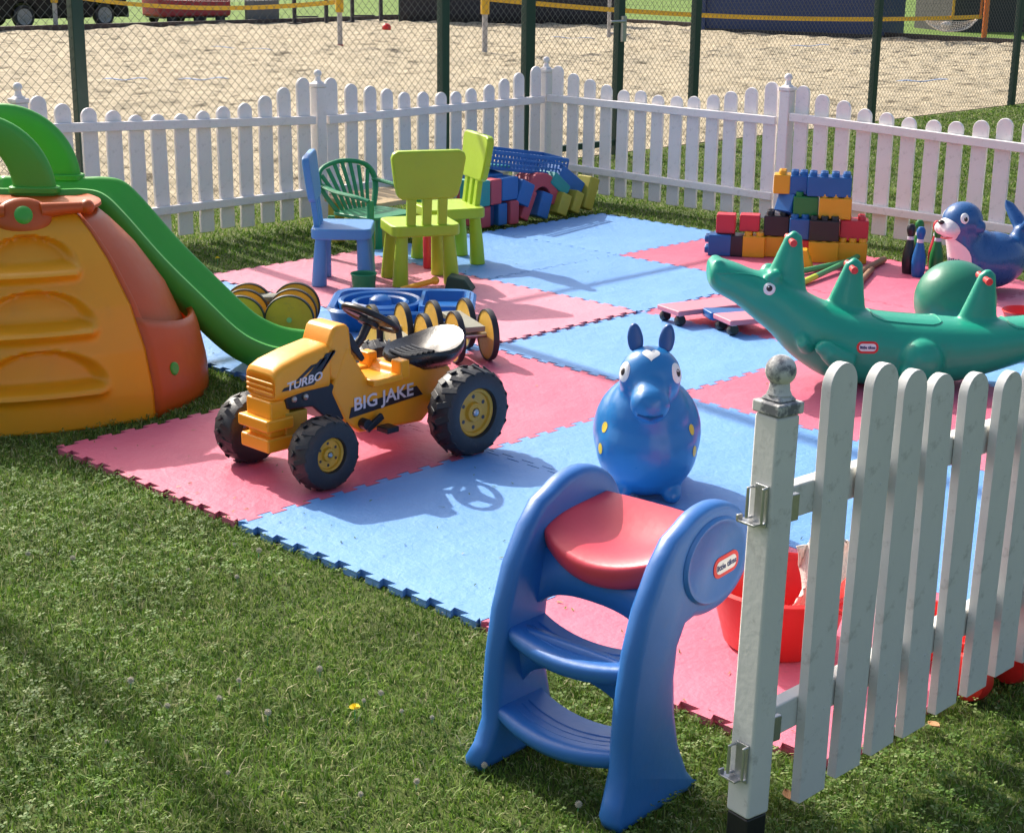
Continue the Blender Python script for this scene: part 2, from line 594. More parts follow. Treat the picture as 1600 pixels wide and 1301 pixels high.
def smooth_path(pts, k=6):
    """Catmull-Rom through the points"""
    P = [Vector(p) for p in pts]
    out = []
    for i in range(len(P) - 1):
        a, b, c, d = P[max(i - 1, 0)], P[i], P[i + 1], P[min(i + 2, len(P) - 1)]
        for j in range(k):
            t = j / k
            out.append(0.5 * ((2 * b) + (c - a) * t + (2 * a - 5 * b + 4 * c - d) * t * t + (3 * b - 3 * c + d - a) * t ** 3))
    out.append(P[-1])
    return out


XY_UP = Matrix.Identity(4)

# ================================================================== the ground
def plane_grid(name, x0, x1, y0, y1, step, zf, mat):
    nx, ny = int((x1 - x0) / step) + 1, int((y1 - y0) / step) + 1
    xs, ys = np.linspace(x0, x1, nx), np.linspace(y0, y1, ny)
    gx, gy = np.meshgrid(xs, ys)
    gz = zf(gx, gy)
    co = np.stack([gx, gy, gz], -1).reshape(-1, 3)
    i = np.arange(nx * ny).reshape(ny, nx)
    q = np.stack([i[:-1, :-1], i[:-1, 1:], i[1:, 1:], i[1:, :-1]], -1).reshape(-1, 4)
    me = bpy.data.meshes.new(name)
    me.from_pydata(co.tolist(), [], q.tolist())
    me.materials.append(mat)
    me.polygons.foreach_set('use_smooth', [True] * len(me.polygons))
    o = bpy.data.objects.new(name, me)
    COL.objects.link(o)
    return o


lawn_mb = MB()
lawn_mb.add([(-160, -40, 0), (120, -40, 0), (120, 170, 0), (-160, 170, 0)], [(0, 1, 2, 3)])
struct(lawn_mb.build('lawn_ground', M['soil'], angle=0))


def value_noise(shape, cells, seed):
    g = np.random.default_rng(seed).random((cells[0] + 2, cells[1] + 2))
    a = np.linspace(0, cells[0], shape[0])
    b = np.linspace(0, cells[1], shape[1])
    ia, ib = a.astype(int), b.astype(int)
    fa, fb = (a - ia)[:, None], (b - ib)[None, :]
    fa, fb = fa * fa * (3 - 2 * fa), fb * fb * (3 - 2 * fb)
    g00, g01 = g[ia][:, ib], g[ia][:, ib + 1]
    g10, g11 = g[ia + 1][:, ib], g[ia + 1][:, ib + 1]
    return (g00 * (1 - fb) + g01 * fb) * (1 - fa) + (g10 * (1 - fb) + g11 * fb) * fa


def sand_z(gx, gy):
    s = gx.shape
    w, h = gx.max() - gx.min(), gy.max() - gy.min()
    z = np.zeros(s)
    for size, amp, sd in ((0.9, 0.05, 1), (0.42, 0.075, 2), (0.25, 0.05, 3)):
        z += amp * value_noise(s, (int(h / size), int(w / size)), sd)
    # dry hollows of footprints
    z = 0.008 + np.abs(z - 0.085) * 1.25
    e = np.minimum(1, (-4.05 - gx) / 0.5).clip(0, 1)
    return 0.006 + z * e


sand = plane_grid('sand_court', -22.6, -4.05, -8, 25.0, 0.085, sand_z, M['sand'])
struct(sand)

# ------------------------------------------------------------------ puzzle mats
TEETH = 11


def edge_pts(p, q, sign):
    """dovetail joint from p to q; the middle of the teeth lies on the line"""
    p, q = Vector(p), Vector(q)
    d = q - p
    n = Vector((d.y, -d.x)).normalized() * sign
    out = []
    for i in range(TEETH):
        for a, s in ((0.0, -1), (0.30, -1), (0.19, 1), (0.81, 1), (0.70, -1)):
            out.append(p + d * ((i + a) / TEETH) + n * (0.0115 * s))
    return out


def puzzle_mat(i, j, kind, label, off=(0, 0), dz=0.0, rot=0.0, fade=0.2):
    """one metre of foam, cell (i, j) of the play area"""
    a, b, c, d = (0, 0), (1, 0), (1, 1), (0, 1)
    pts = edge_pts(a, b, 1) + edge_pts(b, c, 1) + edge_pts(d, c, 1)[::-1] + edge_pts(a, d, 1)[::-1]
    pts = [((x - 0.5) * 0.9965, (y - 0.5) * 0.9965) for x, y in pts]
    t = 0.021
    bm = bmesh.new()
    vs = [bm.verts.new((x, y, t)) for x, y in pts]
    f = bm.faces.new(vs)
    ext = bmesh.ops.extrude_face_region(bm, geom=[f])
    low = [v for v in ext['geom'] if isinstance(v, bmesh.types.BMVert)]
    bmesh.ops.translate(bm, verts=low, vec=(0, 0, -t))
    bmesh.ops.triangulate(bm, faces=[g for g in bm.faces if len(g.verts) > 4])
    bmesh.ops.recalc_face_normals(bm, faces=bm.faces)
    me = bpy.data.meshes.new('foam_mat')
    bm.to_mesh(me)
    bm.free()
    me.materials.append(M['mat_pink' if kind == 'P' else 'mat_blue'])
    o = bpy.data.objects.new('foam_mat', me)
    COL.objects.link(o)
    o.location = (i + 0.5 + off[0], j + 0.5 + off[1], 0.001 + dz)
    o.rotation_euler = (R(rng.uniform(-.06, .06)), R(rng.uniform(-.06, .06)), R(rot))
    o['fade'] = float(fade)
    tag(o, label, 'foam mat', 'interlocking foam mats of the play area')


MATS = [
    (0, 0, 'P', 'pink foam mat under the front wheels of the yellow tractor, nearest the climber'),
    (0, 1, 'P', 'pink foam mat behind the big rear wheel of the yellow tractor'),
    (1, 0, 'B', 'blue foam mat with the steering wheel shadow on it, bordering the lawn'),
    (1, 1, 'B', 'blue foam mat under the blue hopper horse'),
    (2, 0, 'P', 'pink foam mat behind the step stool and under the red tub'),
    (2, 1, 'B', 'blue foam mat seen through the gate pickets behind the red tub'),
    (0, 2, 'B', 'blue foam mat behind the hopper horse ears, before the pink roller boards'),
    (1, 2, 'P', 'pink foam mat under the front belly of the green crocodile'),
    (2, 2, 'P', 'pink foam mat seen through the gate pickets nearest the crocodile'),
    (-1, 1, 'B', 'blue foam mat under the lower end of the green slide'),
    (-2, 1, 'B', 'blue foam mat in the gap between orange climber and green slide'),
    (-1, 2, 'P', 'pale pink foam mat with yellow chair shadows beside the blue tray'),
    (-2, 2, 'P', 'pink foam mat striped with fence shadow under the blue chair'),
    (-2, 3, 'B', 'blue foam mat under the far yellow chair and soft block pile'),
    (-1, 3, 'B', 'blue foam mat with the tip of the far yellow chair shadow'),
    (-2, 4, 'B', 'blue foam mat in the far corner edged with picket shadows'),
    (-1, 4, 'P', 'pink foam mat under the row and the pile of big bricks'),
    (0, 3, 'P', 'pink foam mat under the sticks behind the crocodile head'),
    (0, 4, 'P', 'pink foam mat under the skittles and the blue seal'),
    (1, 3, 'B', 'blue foam mat under the green ball behind the crocodile'),
    (1, 4, 'P', 'pink foam mat at the right edge behind the green ball, under the red bowl'),
]
for i, j, k, lb in MATS:
    off = {(-1, 2): (-0.035, 0.01), (-2, 2): (-0.035, 0.01), (0, 2): (0.0, 0.005), (-2, 3): (-0.012, 0.008), (-1, 3): (-0.012, 0.0)}.get((i, j), (0, 0))
    puzzle_mat(i, j, k, lb, off, 0.0, rng.uniform(-.25, .25), {(-1, 2): 0.85, (-2, 2): 0.7, (0, 3): 0.2, (1, 2): 0.15, (2, 2): 0.3, (0, 1): 0.12, (0, 0): 0.1, (2, 0): 0.25, (-1, 4): 0.1, (0, 4): 0.1}.get((i, j), rng.uniform(0.15, 0.6)))

# ------------------------------------------------------------------ picket fences
def picket_mb(w, h, t=0.02, nails=()):
    """one rounded paling standing on z = 0, its face in the x-z plane"""
    mb = MB()
    pts = [(-w / 2, 0), (w / 2, 0)] + [(w / 2 * math.cos(R(a)), h - w / 2 + w / 2 * math.sin(R(a))) for a in range(0, 181, 15)]
    mb.prism(pts, -t / 2, t / 2, X=Matrix.Rotation(R(90), 4, 'X'))
    for z in nails:
        for x in (-w * 0.22, w * 0.22):
            mb.lathe([(0, -0.002), (0.0036, -0.002), (0.0036, 0.0006), (0, 0.0012)], 10, X=Matrix.Translation((x + random.uniform(-.004, .004), -t / 2, z + random.uniform(-.006, .006))) @ Matrix.Rotation(R(90), 4, 'X'))
    return mb


def fence_panel(label, p, q, pick_w, n, hts, z0, rails, side, mat, group, zr=None):
    """palings from p to q; rails = (z at p, z at q, height); side = +1/-1 puts the rails there"""
    p, q = Vector(p), Vector(q)
    L = (q - p).length
    rz = math.atan2((q - p).y, (q - p).x)
    t = thing('picket_fence_panel', label, 'fence panel', (p.x, p.y, 0), rz, group)
    for i in range(n):
        x = hts[i][0]
        jx, jz = random.uniform(-.003, .003), random.uniform(-.006, .006)
        o = picket_mb(pick_w, hts[i][1] - z0 + jz, nails=[za + (zb - za) * x / L + hh / 2 - z0 for za, zb, hh in rails] if mat is M['gate_white'] else ()).build('picket', mat, t, bevel=0.0045)
        o.location = (x + jx, 0, z0 + random.uniform(-.006, .006))
        o.rotation_euler = (random.uniform(-.010, .010), random.uniform(-.011, .011) + (zr or 0), random.uniform(-.02, .02))
    for za, zb, h in rails:
        mb = MB()
        vs = [(0.05, 0, 0), (L - 0.05, 0, 0)]
        y0, y1 = (0.0115, 0.043) if side > 0 else (-0.043, -0.0115)
        mb.add([(0.05, y0, za), (0.05, y1, za), (0.05, y1, za + h), (0.05, y0, za + h),
                (L - 0.05, y0, zb), (L - 0.05, y1, zb), (L - 0.05, y1, zb + h), (L - 0.05, y0, zb + h)],
               [(0, 1, 2, 3), (7, 6, 5, 4), (0, 4, 5, 1), (1, 5, 6, 2), (2, 6, 7, 3), (3, 7, 4, 0)])
        mb.build('rail', mat, t, bevel=0.004)
    return t


def fence_post(label, x, y, h, mat, group, sleeve=False, w=0.070, lean=0.0, rz=0.0):
    t = thing('fence_post', label, 'fence post', (x, y, 0), rz, group)
    t.rotation_euler = (-lean, 0, rz)
    z0 = 0.105 if sleeve else 0.0
    mb = MB()
    mb.box((0, 0, (h - 0.09 + z0) / 2), (w, w, h - 0.09 - z0))
    mb.build('shaft', mat, t, bevel=0.006)
    cap = MB()
    cap.box((0, 0, h - 0.078), (w + (0.008 if sleeve else 0.010), w + (0.008 if sleeve else 0.010), 0.022))
    cap.box((0, 0, h - 0.060), (w * 0.86, w * 0.86, 0.012), taper=0.6)
    cap.build('cap', M['weathered'] if sleeve else mat, t, bevel=0.004)
    fin = MB()
    r = 0.027 if sleeve else 0.023
    fin.lathe([(0, h - .056), (0.022, h - .056), (0.019, h - 0.05)] + [(r * math.sin(R(a)), h - r + 0.012 - r * math.cos(R(a))) for a in range(40, 181, 10)], 20)
    fin.build('finial', M['weathered'] if sleeve else mat, t)
    if sleeve:
        sl = MB()
        sl.box((0, 0, 0.052), (w * 0.92, w * 0.92, 0.104))
        sl.build('ground_sleeve', M['black'], t, bevel=0.004)
    return t


def scallop(n, L, hi, lo, first=0.075):
    out = []
    for i in range(n):
        x = first + (L - 2 * first) * i / (n - 1)
        u = 2 * x / L - 1
        out.append((x, lo + (hi - lo) * u * u))
    return out


FG = 'white picket fence panels round the play area'
PG = 'white fence posts round the play area'
YL = [1.56, 3.49, 5.45]
# palings on the outer side, rails on the play side
fence_panel('white picket fence panel behind the green slide and the blue chair', (-2.92, YL[0]), (-2.92, YL[1]), 0.092, 13,
            scallop(13, 1.93, 0.905, 0.725, 0.11), 0.055, [(0.68, 0.605, 0.048), (0.185, 0.185, 0.045)], -1, M['white'], FG)
fence_panel('white picket fence panel behind the yellow chairs and soft blocks', (-2.92, YL[1]), (-2.92, YL[2]), 0.092, 13,
            scallop(13, 1.96, 0.905, 0.735, 0.11), 0.055, [(0.60, 0.615, 0.048), (0.185, 0.185, 0.045)], -1, M['white'], FG)
XL = [-2.92, -0.965, 0.985]
fence_panel('white picket fence panel between corner post and the brick pile', (XL[0], 5.45), (XL[1], 5.45), 0.092, 13,
            scallop(13, 1.955, 0.905, 0.735, 0.11), 0.055, [(0.625, 0.625, 0.048), (0.185, 0.175, 0.045)], -1, M['white'], FG)
fence_panel('white picket fence panel behind the seal and the skittles', (XL[1], 5.45), (XL[2], 5.45), 0.092, 13,
            scallop(13, 1.95, 0.905, 0.735, 0.11), 0.055, [(0.655, 0.600, 0.048), (0.185, 0.175, 0.045)], -1, M['white'], FG)
fence_post('white fence post half hidden by the green slide handrail', -2.92, YL[0], 0.925, M['white'], PG)
fence_post('white fence post behind the blue chair', -2.92, YL[1], 0.905, M['white'], PG)
fence_post('white corner post where two picket fence sides meet', -2.92, YL[2], 0.905, M['white'], PG)
fence_post('white fence post behind the brick pile', XL[1], 5.45, 0.915, M['white'], PG)

# the near gate side
gy = [-0.215, -0.092, 0.032, 0.155, 0.281, 0.408, 0.535, 0.662, 0.79, 0.918]
gh = [0.935, 0.902, 0.868, 0.843, 0.822, 0.808, 0.802, 0.808, 0.83, 0.86]
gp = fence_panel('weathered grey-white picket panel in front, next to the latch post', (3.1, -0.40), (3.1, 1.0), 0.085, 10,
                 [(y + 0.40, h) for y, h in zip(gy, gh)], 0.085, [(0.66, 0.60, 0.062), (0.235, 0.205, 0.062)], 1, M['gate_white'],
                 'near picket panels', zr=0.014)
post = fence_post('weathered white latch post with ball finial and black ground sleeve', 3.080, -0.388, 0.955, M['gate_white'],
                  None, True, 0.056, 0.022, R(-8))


def latch(z):
    """plate with a square keeper and hook on the face towards the lawn"""
    mb = MB()
    yf = -0.0285
    mb.box((0.006, yf - 0.002, z), (0.030, 0.004, 0.075))
    o = mb.build('latch_plate', M['steel'], post, bevel=0.001)
    k = MB()
    k.tube([(-0.012, yf - 0.003, z + 0.03), (-0.012, yf - 0.018, z + 0.03), (-0.012, yf - 0.018, z - 0.025), (-0.012, yf - 0.003, z - 0.025)], 0.0032, 6)
    k.tube([(0.018, yf - 0.003, z + 0.034), (0.018, yf - 0.012, z + 0.034), (0.018, yf - 0.012, z - 0.03), (0.018, yf - 0.003, z - 0.03)], 0.0032, 6)
    k.box((-0.010, yf - 0.012, z - 0.034), (0.042, 0.022, 0.004))
    k.box((-0.029, yf - 0.017, z - 0.029), (0.005, 0.012, 0.012))
    k.build('keeper', M['steel'], o, bevel=0.0008)


latch(0.705)
latch(0.215)
for zz in (0.69, 0.265):
    hb = MB()
    hb.box((0.012, 0.040, zz), (0.012, 0.03, 0.05))
    hb.build('rail_bracket', M['steel'], post, bevel=0.002)

# ------------------------------------------------------------------ tall court fence
cf = thing('chain_link_fence', 'tall dark green chain-link fence between the lawn and the sand court', 'fence', (-4.0, 0, 0))
POSTS = [(-0.23, 0.075), (2.56, 0.078), (5.52, 0.075), (6.40, 0.10), (7.45, 0.075), (8.44, 0.075), (11.27, 0.075), (14.11, 0.078), (17.0, 0.075)]
FH = 7.0
for y, w in POSTS:
    mb = MB()
    mb.box((0, y, FH / 2), (0.06, w, FH))
    mb.build('post', M['green_post'], cf, bevel=0.006)
for z in (2.75, FH - 0.03):
    mb = MB()
    mb.tube([(0.0, POSTS[0][0], z), (0.0, POSTS[-1][0], z)], 0.022, 8)
    mb.build('top_rail', M['green_post'], cf)
gb = MB()
gb.box((0, (6.40 + 7.45) / 2, 0.10), (0.045, 0.95, 0.05))
gb.build('gate_bar', M['green_post'], cf, bevel=0.004)
lk = MB()
lk.box((0.045, 7.45, 1.0), (0.03, 0.045, 0.20))
lk.tube([(0.06, 7.45, 1.06), (0.06, 7.28, 1.06)], 0.011, 8)
lk.build('gate_lock', M['steel'], cf, bevel=0.003)
y0, y1, ztop, pitch = POSTS[0][0], POSTS[-1][0], 2.75, 0.060
for a, b in zip(POSTS[:-1], POSTS[1:]):
    mb = MB()
    ya, yb = a[0] + a[1] / 2, b[0] - b[1] / 2
    for s in (1, -1):
        c = ya - ztop if s > 0 else ya
        while c < (yb if s > 0 else yb + ztop):
            # line y = c + s * z clipped to the bay
            zs = sorted(((ya - c) / s, (yb - c) / s))
            za, zb = max(0.02, zs[0]), min(ztop, zs[1])
            if zb - za > 0.01:
                mb.tube([(0.004 * s, c + s * za, za), (0.004 * s, c + s * zb, zb)], 0.0016, 3, caps=False)
            c += pitch
    mb.build('wire_mesh', M['wire'], cf)

# ================================================================== climber with slide
# local x runs along the climbing wall towards the slide's end, local y goes away from it
sl = thing('toddler_slide', 'orange and yellow dome climber with green slide and green handrail arches', 'slide', (-0.765, 0.328, 0), R(66))
DC = (0.0, 0.0)                                                # centre of the dome
DOME = [(0.0, 0.662), (0.10, 0.658), (0.25, 0.628), (0.40, 0.566), (0.55, 0.466), (0.64, 0.386), (0.715, 0.300)]


def dome_r(z):
    for (a, ra), (b, rb) in zip(DOME[:-1], DOME[1:]):
        if z <= b:
            t = (z - a) / (b - a)
            return ra + (rb - ra) * t
    return DOME[-1][1]


def dome_pt(ang, z, dr=0.0):
    # flattened towards the two climbing walls
    r = dome_r(z) + dr
    return Vector((DC[0] + r * math.cos(R(ang)), DC[1] + r * math.sin(R(ang)), z))


def sstep(a, b, x):
    t = min(1, max(0, (x - a) / (b - a)))
    return t * t * (3 - 2 * t)


def climb_wall(a_mid):
    mb = MB()
    NA, NZ = 72, 84
    rows = []
    for iz in range(NZ + 1):
        z = 0.715 * iz / NZ
        row = []
        for ia in range(NA + 1):
            f = ia / NA * 2 - 1
            ang = a_mid + 35.3 * f
            r = dome_r(z)
            # the wall is flatter than the dome: chord instead of arc
            chord = r * math.cos(R(35.3)) / math.cos(R(35.3 * f))
            rad = r * 0.45 + chord * 0.55
            u = rad * math.sin(R(35.3 * f))
            dr = 0.0
            for z0, hw, hh in ((0.150, 0.225, 0.130), (0.350, 0.205, 0.122), (0.540, 0.170, 0.105)):
                zz = z - z0
                if -0.02 < zz < hh + 0.03:
                    e = (u / hw) ** 2 + (max(zz, 0) / hh) ** 2
                    dr -= 0.052 * (1 - sstep(0.72, 1.02, e)) * sstep(-0.008, 0.012, zz)
                # the rounded lip of the foothold
                lip = math.exp(-((zz + 0.018) / 0.019) ** 2) * (1 - sstep(hw * 0.80, hw * 1.06, abs(u)))
                dr += 0.040 * lip
            # rolled edge along both seams and the bottom
            row.append(Vector((DC[0] + (rad + dr) * math.cos(R(ang)), DC[1] + (rad + dr) * math.sin(R(ang)), z)))
        rows.append(row)
    mb.loft(rows, caps=False, closed=False)
    return mb


w1 = climb_wall(-90).build('climbing_wall', M['slide_yellow'], sl, solid=0.02, angle=60)
climb_wall(90).build('climbing_wall', M['slide_yellow'], sl, solid=0.02, angle=60, label='yellow climbing wall on the far side')


def shell(a0, a1, z0, z1, na=24, nz=12, dr=0.0, zf=None):
    mb = MB()
    rows = []
    for iz in range(nz + 1):
        row = []
        for ia in range(na + 1):
            a = a0 + (a1 - a0) * ia / na
            hi = zf(a) if zf else z1
            z = z0 + (hi - z0) * iz / nz
            row.append(dome_pt(a, z, dr(a) if callable(dr) else dr))
        rows.append(row)
    return mb.loft(rows, caps=False, closed=False)


for s, nm in ((1, 'near'), (-1, 'far')):
    mid = 0 if s > 0 else 180
    # low sill panel with a dished top edge, under an open arch
    shell(mid - 54.7, mid + 54.7, 0, 0.3, 30, 10, 0.006, lambda a: 0.30 + 0.06 * (abs(a - mid) / 54.7) ** 3 - 0.015 * math.cos(R((a - mid) * 1.6))).build(
        'side_panel', M['slide_orange'], sl, solid=0.022, angle=60)
    # the deep doorway above the sill
    shell(mid - 56, mid + 56, 0.0, 0.705, 26, 14, lambda a: -0.045 - 0.22 * sstep(34, 74, (a - mid) * s + 42)).build('inner_wall', M['slide_orange'], sl, solid=0.015, angle=60)
    for q in (-1, 1):
        shell(mid + q * 54.7, mid + q * 52, 0.28, 0.712, 3, 12, 0.004).build('door_jamb', M['slide_orange'], sl, solid=0.03, angle=60)
for ang in (-44, 44, 136, -136):
    mb = MB()
    p = dome_pt(ang, 0.155, 0.006)
    d = Vector((math.cos(R(ang)), math.sin(R(ang)), 0.08)).normalized()
    X = Matrix.Translation(p) @ d.to_track_quat('Z', 'Y').to_matrix().to_4x4()
    mb.lathe([(0.024, -0.012), (0.024, 0.003), (0.020, 0.007), (0, 0.008)], 20, X=X)
    mb.build('snap_plug', M['slide_green'], sl, label='green round plug')
mb = MB()
mb.lathe([(0, 0.690), (0.288, 0.690), (0.306, 0.698), (0.304, 0.708), (0.29, 0.714), (0.26, 0.706), (0, 0.700)], 48, X=Matrix.Translation((DC[0], DC[1], 0)))
mb.build('deck', M['slide_orange'], sl)


def medallion(sgn):
    X = basis((DC[0], DC[1] - sgn * 0.292, 0.700), (1, 0, 0), (0, sgn * 0.42, 0.908), (0, -sgn * 0.908, 0.42))
    mb = MB()
    mb.ball((0, 0, 0.0), (0.098, 0.070, 0.028), 24, X=X)
    for s in (1, -1):
        mb.tube([(0.06 * s, 0.018, 0.002), (0.15 * s, 0.026, -0.006), (0.215 * s, 0.030, -0.016)], [0.030, 0.022, 0.020], 12, X=X)
        mb.ball((0.222 * s, 0.030, -0.014), 0.027, 16, X=X)
    o = mb.build('medallion', M['slide_orange'], sl)
    k = MB()
    k.ball((0.0, 0.0, 0.018), (0.036, 0.036, 0.018), 20, X=X)
    k.build('knob', M['slide_green'], o)


medallion(1)
# the chute: one moulded trough swept from the deck down to the run-out
SLM = Matrix.Translation(sl.location) @ Matrix.Rotation(sl.rotation_euler.z, 4, 'Z')
CH = SLM.inverted() @ Matrix.Translation((-0.33, 1.027, 0)) @ Matrix.Rotation(R(44), 4, 'Z')    # the chute leaves the dome at a slant
rim = smooth_path([(-1.02, 0, 0.722), (-0.86, 0, 0.722), (-0.70, 0, 0.722), (-0.61, 0, 0.724), (-0.535, 0, 0.708), (-0.462, 0, 0.640), (-0.318, 0, 0.468), (-0.165, 0, 0.310),
                   (-0.05, 0, 0.196), (0.03, 0, 0.145), (0.12, 0, 0.118), (0.26, 0, 0.108)], 5)
rings = []
for i, p in enumerate(rim):
    t = (rim[min(i + 1, len(rim) - 1)] - rim[max(i - 1, 0)]).normalized()
    n = Vector((-t.z, 0, t.x))
    prof = [(-.172, -.100), (-.180, -.05), (-.184, -.012), (-.176, 0.004), (-.158, 0.004), (-.147, -.008), (-.138, -.035), (-.118, -.062), (-.085, -.072), (0, -.074)]
    prof = prof + [(-a, b) for a, b in prof[-2::-1]]
    ring = []
    for y, d in prof:
        q = p + n * d
        q.y = 0.178 + y * 0.97
        q.z = max(q.z, 0.004)
        ring.append(q)
    rings.append(ring)
mb = MB()
mb.loft(rings, caps=False, closed=False, X=CH)
mb.build('slide_chute', M['slide_green'], sl, solid=0.007, angle=50)


def handrail(y):
    """broad flat arch rising beside the deck"""
    mb = MB()
    rings = []
    for i in range(33):
        a = R(-6 + 192 * i / 32)
        c, s = math.cos(a), math.sin(a)
        ro = Vector((-1.0 + 0.298 * c, 0, 0.715 + 0.295 * s))
        ri = Vector((-1.0 + 0.135 * c, 0, 0.715 + 0.185 * s))
        ring = []
        for k in range(16):
            w = 2 * math.pi * k / 16
            cc, ss = math.cos(w), math.sin(w)
            f = (abs(cc) ** 0.55) * (1 if cc > 0 else -1) * 0.5 + 0.5
            g = (abs(ss) ** 0.7) * (1 if ss > 0 else -1)
            q = ri.lerp(ro, f)
            ring.append(Vector((q.x, y + 0.024 * g, q.z)))
        rings.append(ring)
    mb.loft(rings, X=CH)
    o = mb.build('handrail_arch', M['slide_green'], sl, angle=60)
    for x in (-0.785, -1.215):
        f = MB()
        f.prism(rrect(0.190, 0.075, 0.03), 0.712, 0.738, X=CH @ Matrix.Translation((x, y, 0)))
        f.build('rail_foot', M['slide_green'], o, bevel=0.006)


handrail(0.005)
handrail(0.352)

# ================================================================== pedal tractor
tr = thing('pedal_tractor', 'yellow pedal tractor with black tyres, black seat and white side lettering', 'pedal tractor', (0.745, 0.65, 0.022), R(-90))
XZ = Matrix.Rotation(R(90), 4, 'X')                             # outline (x, z) raised along -y


def wheel(name, c, r, w, rim_r, side, lugs):
    mb = MB()
    X = Matrix.Translation(c) @ Matrix.Rotation(R(-90 * side), 4, 'X')
    h = w / 2
    mb.lathe([(rim_r * 0.96, -h * 0.55), (rim_r * 1.02, -h * 0.9), (r * 0.82, -h), (r * 0.93, -h * 0.86), (r * 0.975, -h * 0.5), (r * 0.985, 0),
              (r * 0.975, h * 0.5), (r * 0.93, h * 0.86), (r * 0.82, h), (rim_r * 1.02, h * 0.9), (rim_r * 0.96, h * 0.55)], 48, X=X)
    for k in range(lugs):
        for sd in (1, -1):
            a = 2 * math.pi * (k + (0.5 if sd < 0 else 0)) / lugs
            T = X @ Matrix.Rotation(a, 4, 'Z') @ Matrix.Translation((r * 0.965, 0, sd * h * 0.5)) @ Matrix.Rotation(sd * R(24), 4, 'X') @ Matrix.Rotation(-sd * R(20), 4, 'Y')
            mb.box((0, 0, 0), (r * 0.040, r * 0.15, h * 1.0), X=T)
    o = mb.build(name, M['rubber'], tr, bevel=0.0025)
    k = MB()
    k.lathe([(rim_r, -h * 0.7), (rim_r, h * 0.62), (rim_r * 0.93, h * 0.70), (rim_r * 0.84, h * 0.62), (rim_r * 0.80, h * 0.46), (rim_r * 0.42, h * 0.42), (rim_r * 0.36, h * 0.62),
             (rim_r * 0.20, h * 0.68), (rim_r * 0.18, h * 0.55), (0, h * 0.55)], 40, X=X)
    ro = k.build('rim', M['rim'], o, angle=35)
    for q in range(6):
        a = 2 * math.pi * (q + 0.5) / 6
        hmb = MB()
        hmb.lathe([(0, h * 0.43), (rim_r * 0.085, h * 0.43), (rim_r * 0.085, h * 0.455), (0, h * 0.455)], 10, X=X @ Matrix.Translation((rim_r * 0.63 * math.cos(a), rim_r * 0.63 * math.sin(a), 0)))
        hmb.build('rim_hole', M['eye_black'], o)
    cp = MB()
    cp.lathe([(0, h * 0.5), (rim_r * 0.15, h * 0.5), (rim_r * 0.15, h * 0.72), (rim_r * 0.08, h * 0.8), (0, h * 0.8)], 14, X=X)
    cp.build('axle_cap', M['steel'], o)
    return o


for s in (1, -1):
    wheel('rear_wheel', (-0.285, s * 0.237, 0.146), 0.147, 0.108, 0.082, s, 18)
    wheel('front_wheel', (0.282, s * 0.188, 0.113), 0.114, 0.094, 0.055, s, 15)

mb = MB()                                                        # chassis tub with step
mb.prism([(0.155, 0.255), (0.085, 0.40), (0.0, 0.272), (-0.115, 0.262), (-0.128, 0.290), (-0.20, 0.288), (-0.36, 0.255), (-0.385, 0.20),
          (-0.235, 0.082), (0.035, 0.098), (0.10, 0.145)], -0.074, 0.074, X=XZ)
mb.build('chassis', M['tractor'], tr, bevel=0.014, seg=3)
for s in (1, -1):
    st = MB()
    st.box((-0.055, s * 0.083, 0.262), (0.125, 0.05, 0.022))
    st.box((-0.13, s * 0.080, 0.285), (0.04, 0.05, 0.062))
    st.build('foot_step', M['tractor'], tr, bevel=0.006)
mb = MB()                                                        # hood, rounded over the top
secs = []
for x, zb, zt, w in ((0.360, 0.272, 0.325, 0.064), (0.374, 0.268, 0.345, 0.071), (0.365, 0.262, 0.362, 0.075), (0.332, 0.258, 0.378, 0.077), (0.25, 0.266, 0.398, 0.077), (0.155, 0.262, 0.414, 0.076)):
    pts = []
    for k in range(28):
        a = 2 * math.pi * k / 28
        c, s = math.cos(a), math.sin(a)
        e = 0.42
        yy = w * (abs(c) ** e) * (1 if c > 0 else -1)
        zz = (zb + zt) / 2 + (zt - zb) / 2 * (abs(s) ** e) * (1 if s > 0 else -1)
        pts.append(Vector((x, yy, zz)))
    secs.append(pts)
mb.loft(secs)
hood = mb.build('hood', M['tractor'], tr, bevel=0.006)
for k in range(3):
    gm = MB()
    gm.box((0.3735, 0, 0.288 + 0.016 * k), (0.008, 0.132, 0.008))
    gm.build('grille_slat', M['tractor'], hood, bevel=0.003)
mb = MB()                                                        # raised dashboard
mb.prism([(0.160, 0.40), (0.140, 0.452), (0.125, 0.464), (0.078, 0.464), (0.068, 0.449), (0.058, 0.36), (0.11, 0.27), (0.155, 0.30)], -0.069, 0.069, X=XZ)
mb.build('dashboard', M['tractor'], tr, bevel=0.014, seg=3)
mb = MB()
mb.prism([(0.074, 0.40), (0.068, 0.428), (0.052, 0.428), (-0.005, 0.335), (0.01, 0.325)], -0.055, 0.055, X=XZ)
mb.build('instrument_panel', M['black'], tr, bevel=0.005)
mb = MB()                                                        # engine block under the hood
mb.prism([(0.335, 0.282), (0.322, 0.232), (0.225, 0.222), (0.16, 0.162), (0.09, 0.155), (0.115, 0.262), (0.15, 0.285)], -0.070, 0.070, X=XZ)
eng = mb.build('engine_block', M['black'], tr, bevel=0.006)
for s in (1, -1):
    for x in (0.30, 0.255):
        k = MB()
        k.ball((x, s * 0.072, 0.262), 0.010, 12)
        k.build('bolt_head', M['steel'], eng)
mb = MB()                                                        # front axle beam and stepped bumper
mb.box((0.345, 0, 0.235), (0.075, 0.125, 0.06))
mb.box((0.355, 0, 0.192), (0.105, 0.150, 0.038))
mb.box((0.345, 0, 0.162), (0.075, 0.110, 0.03))
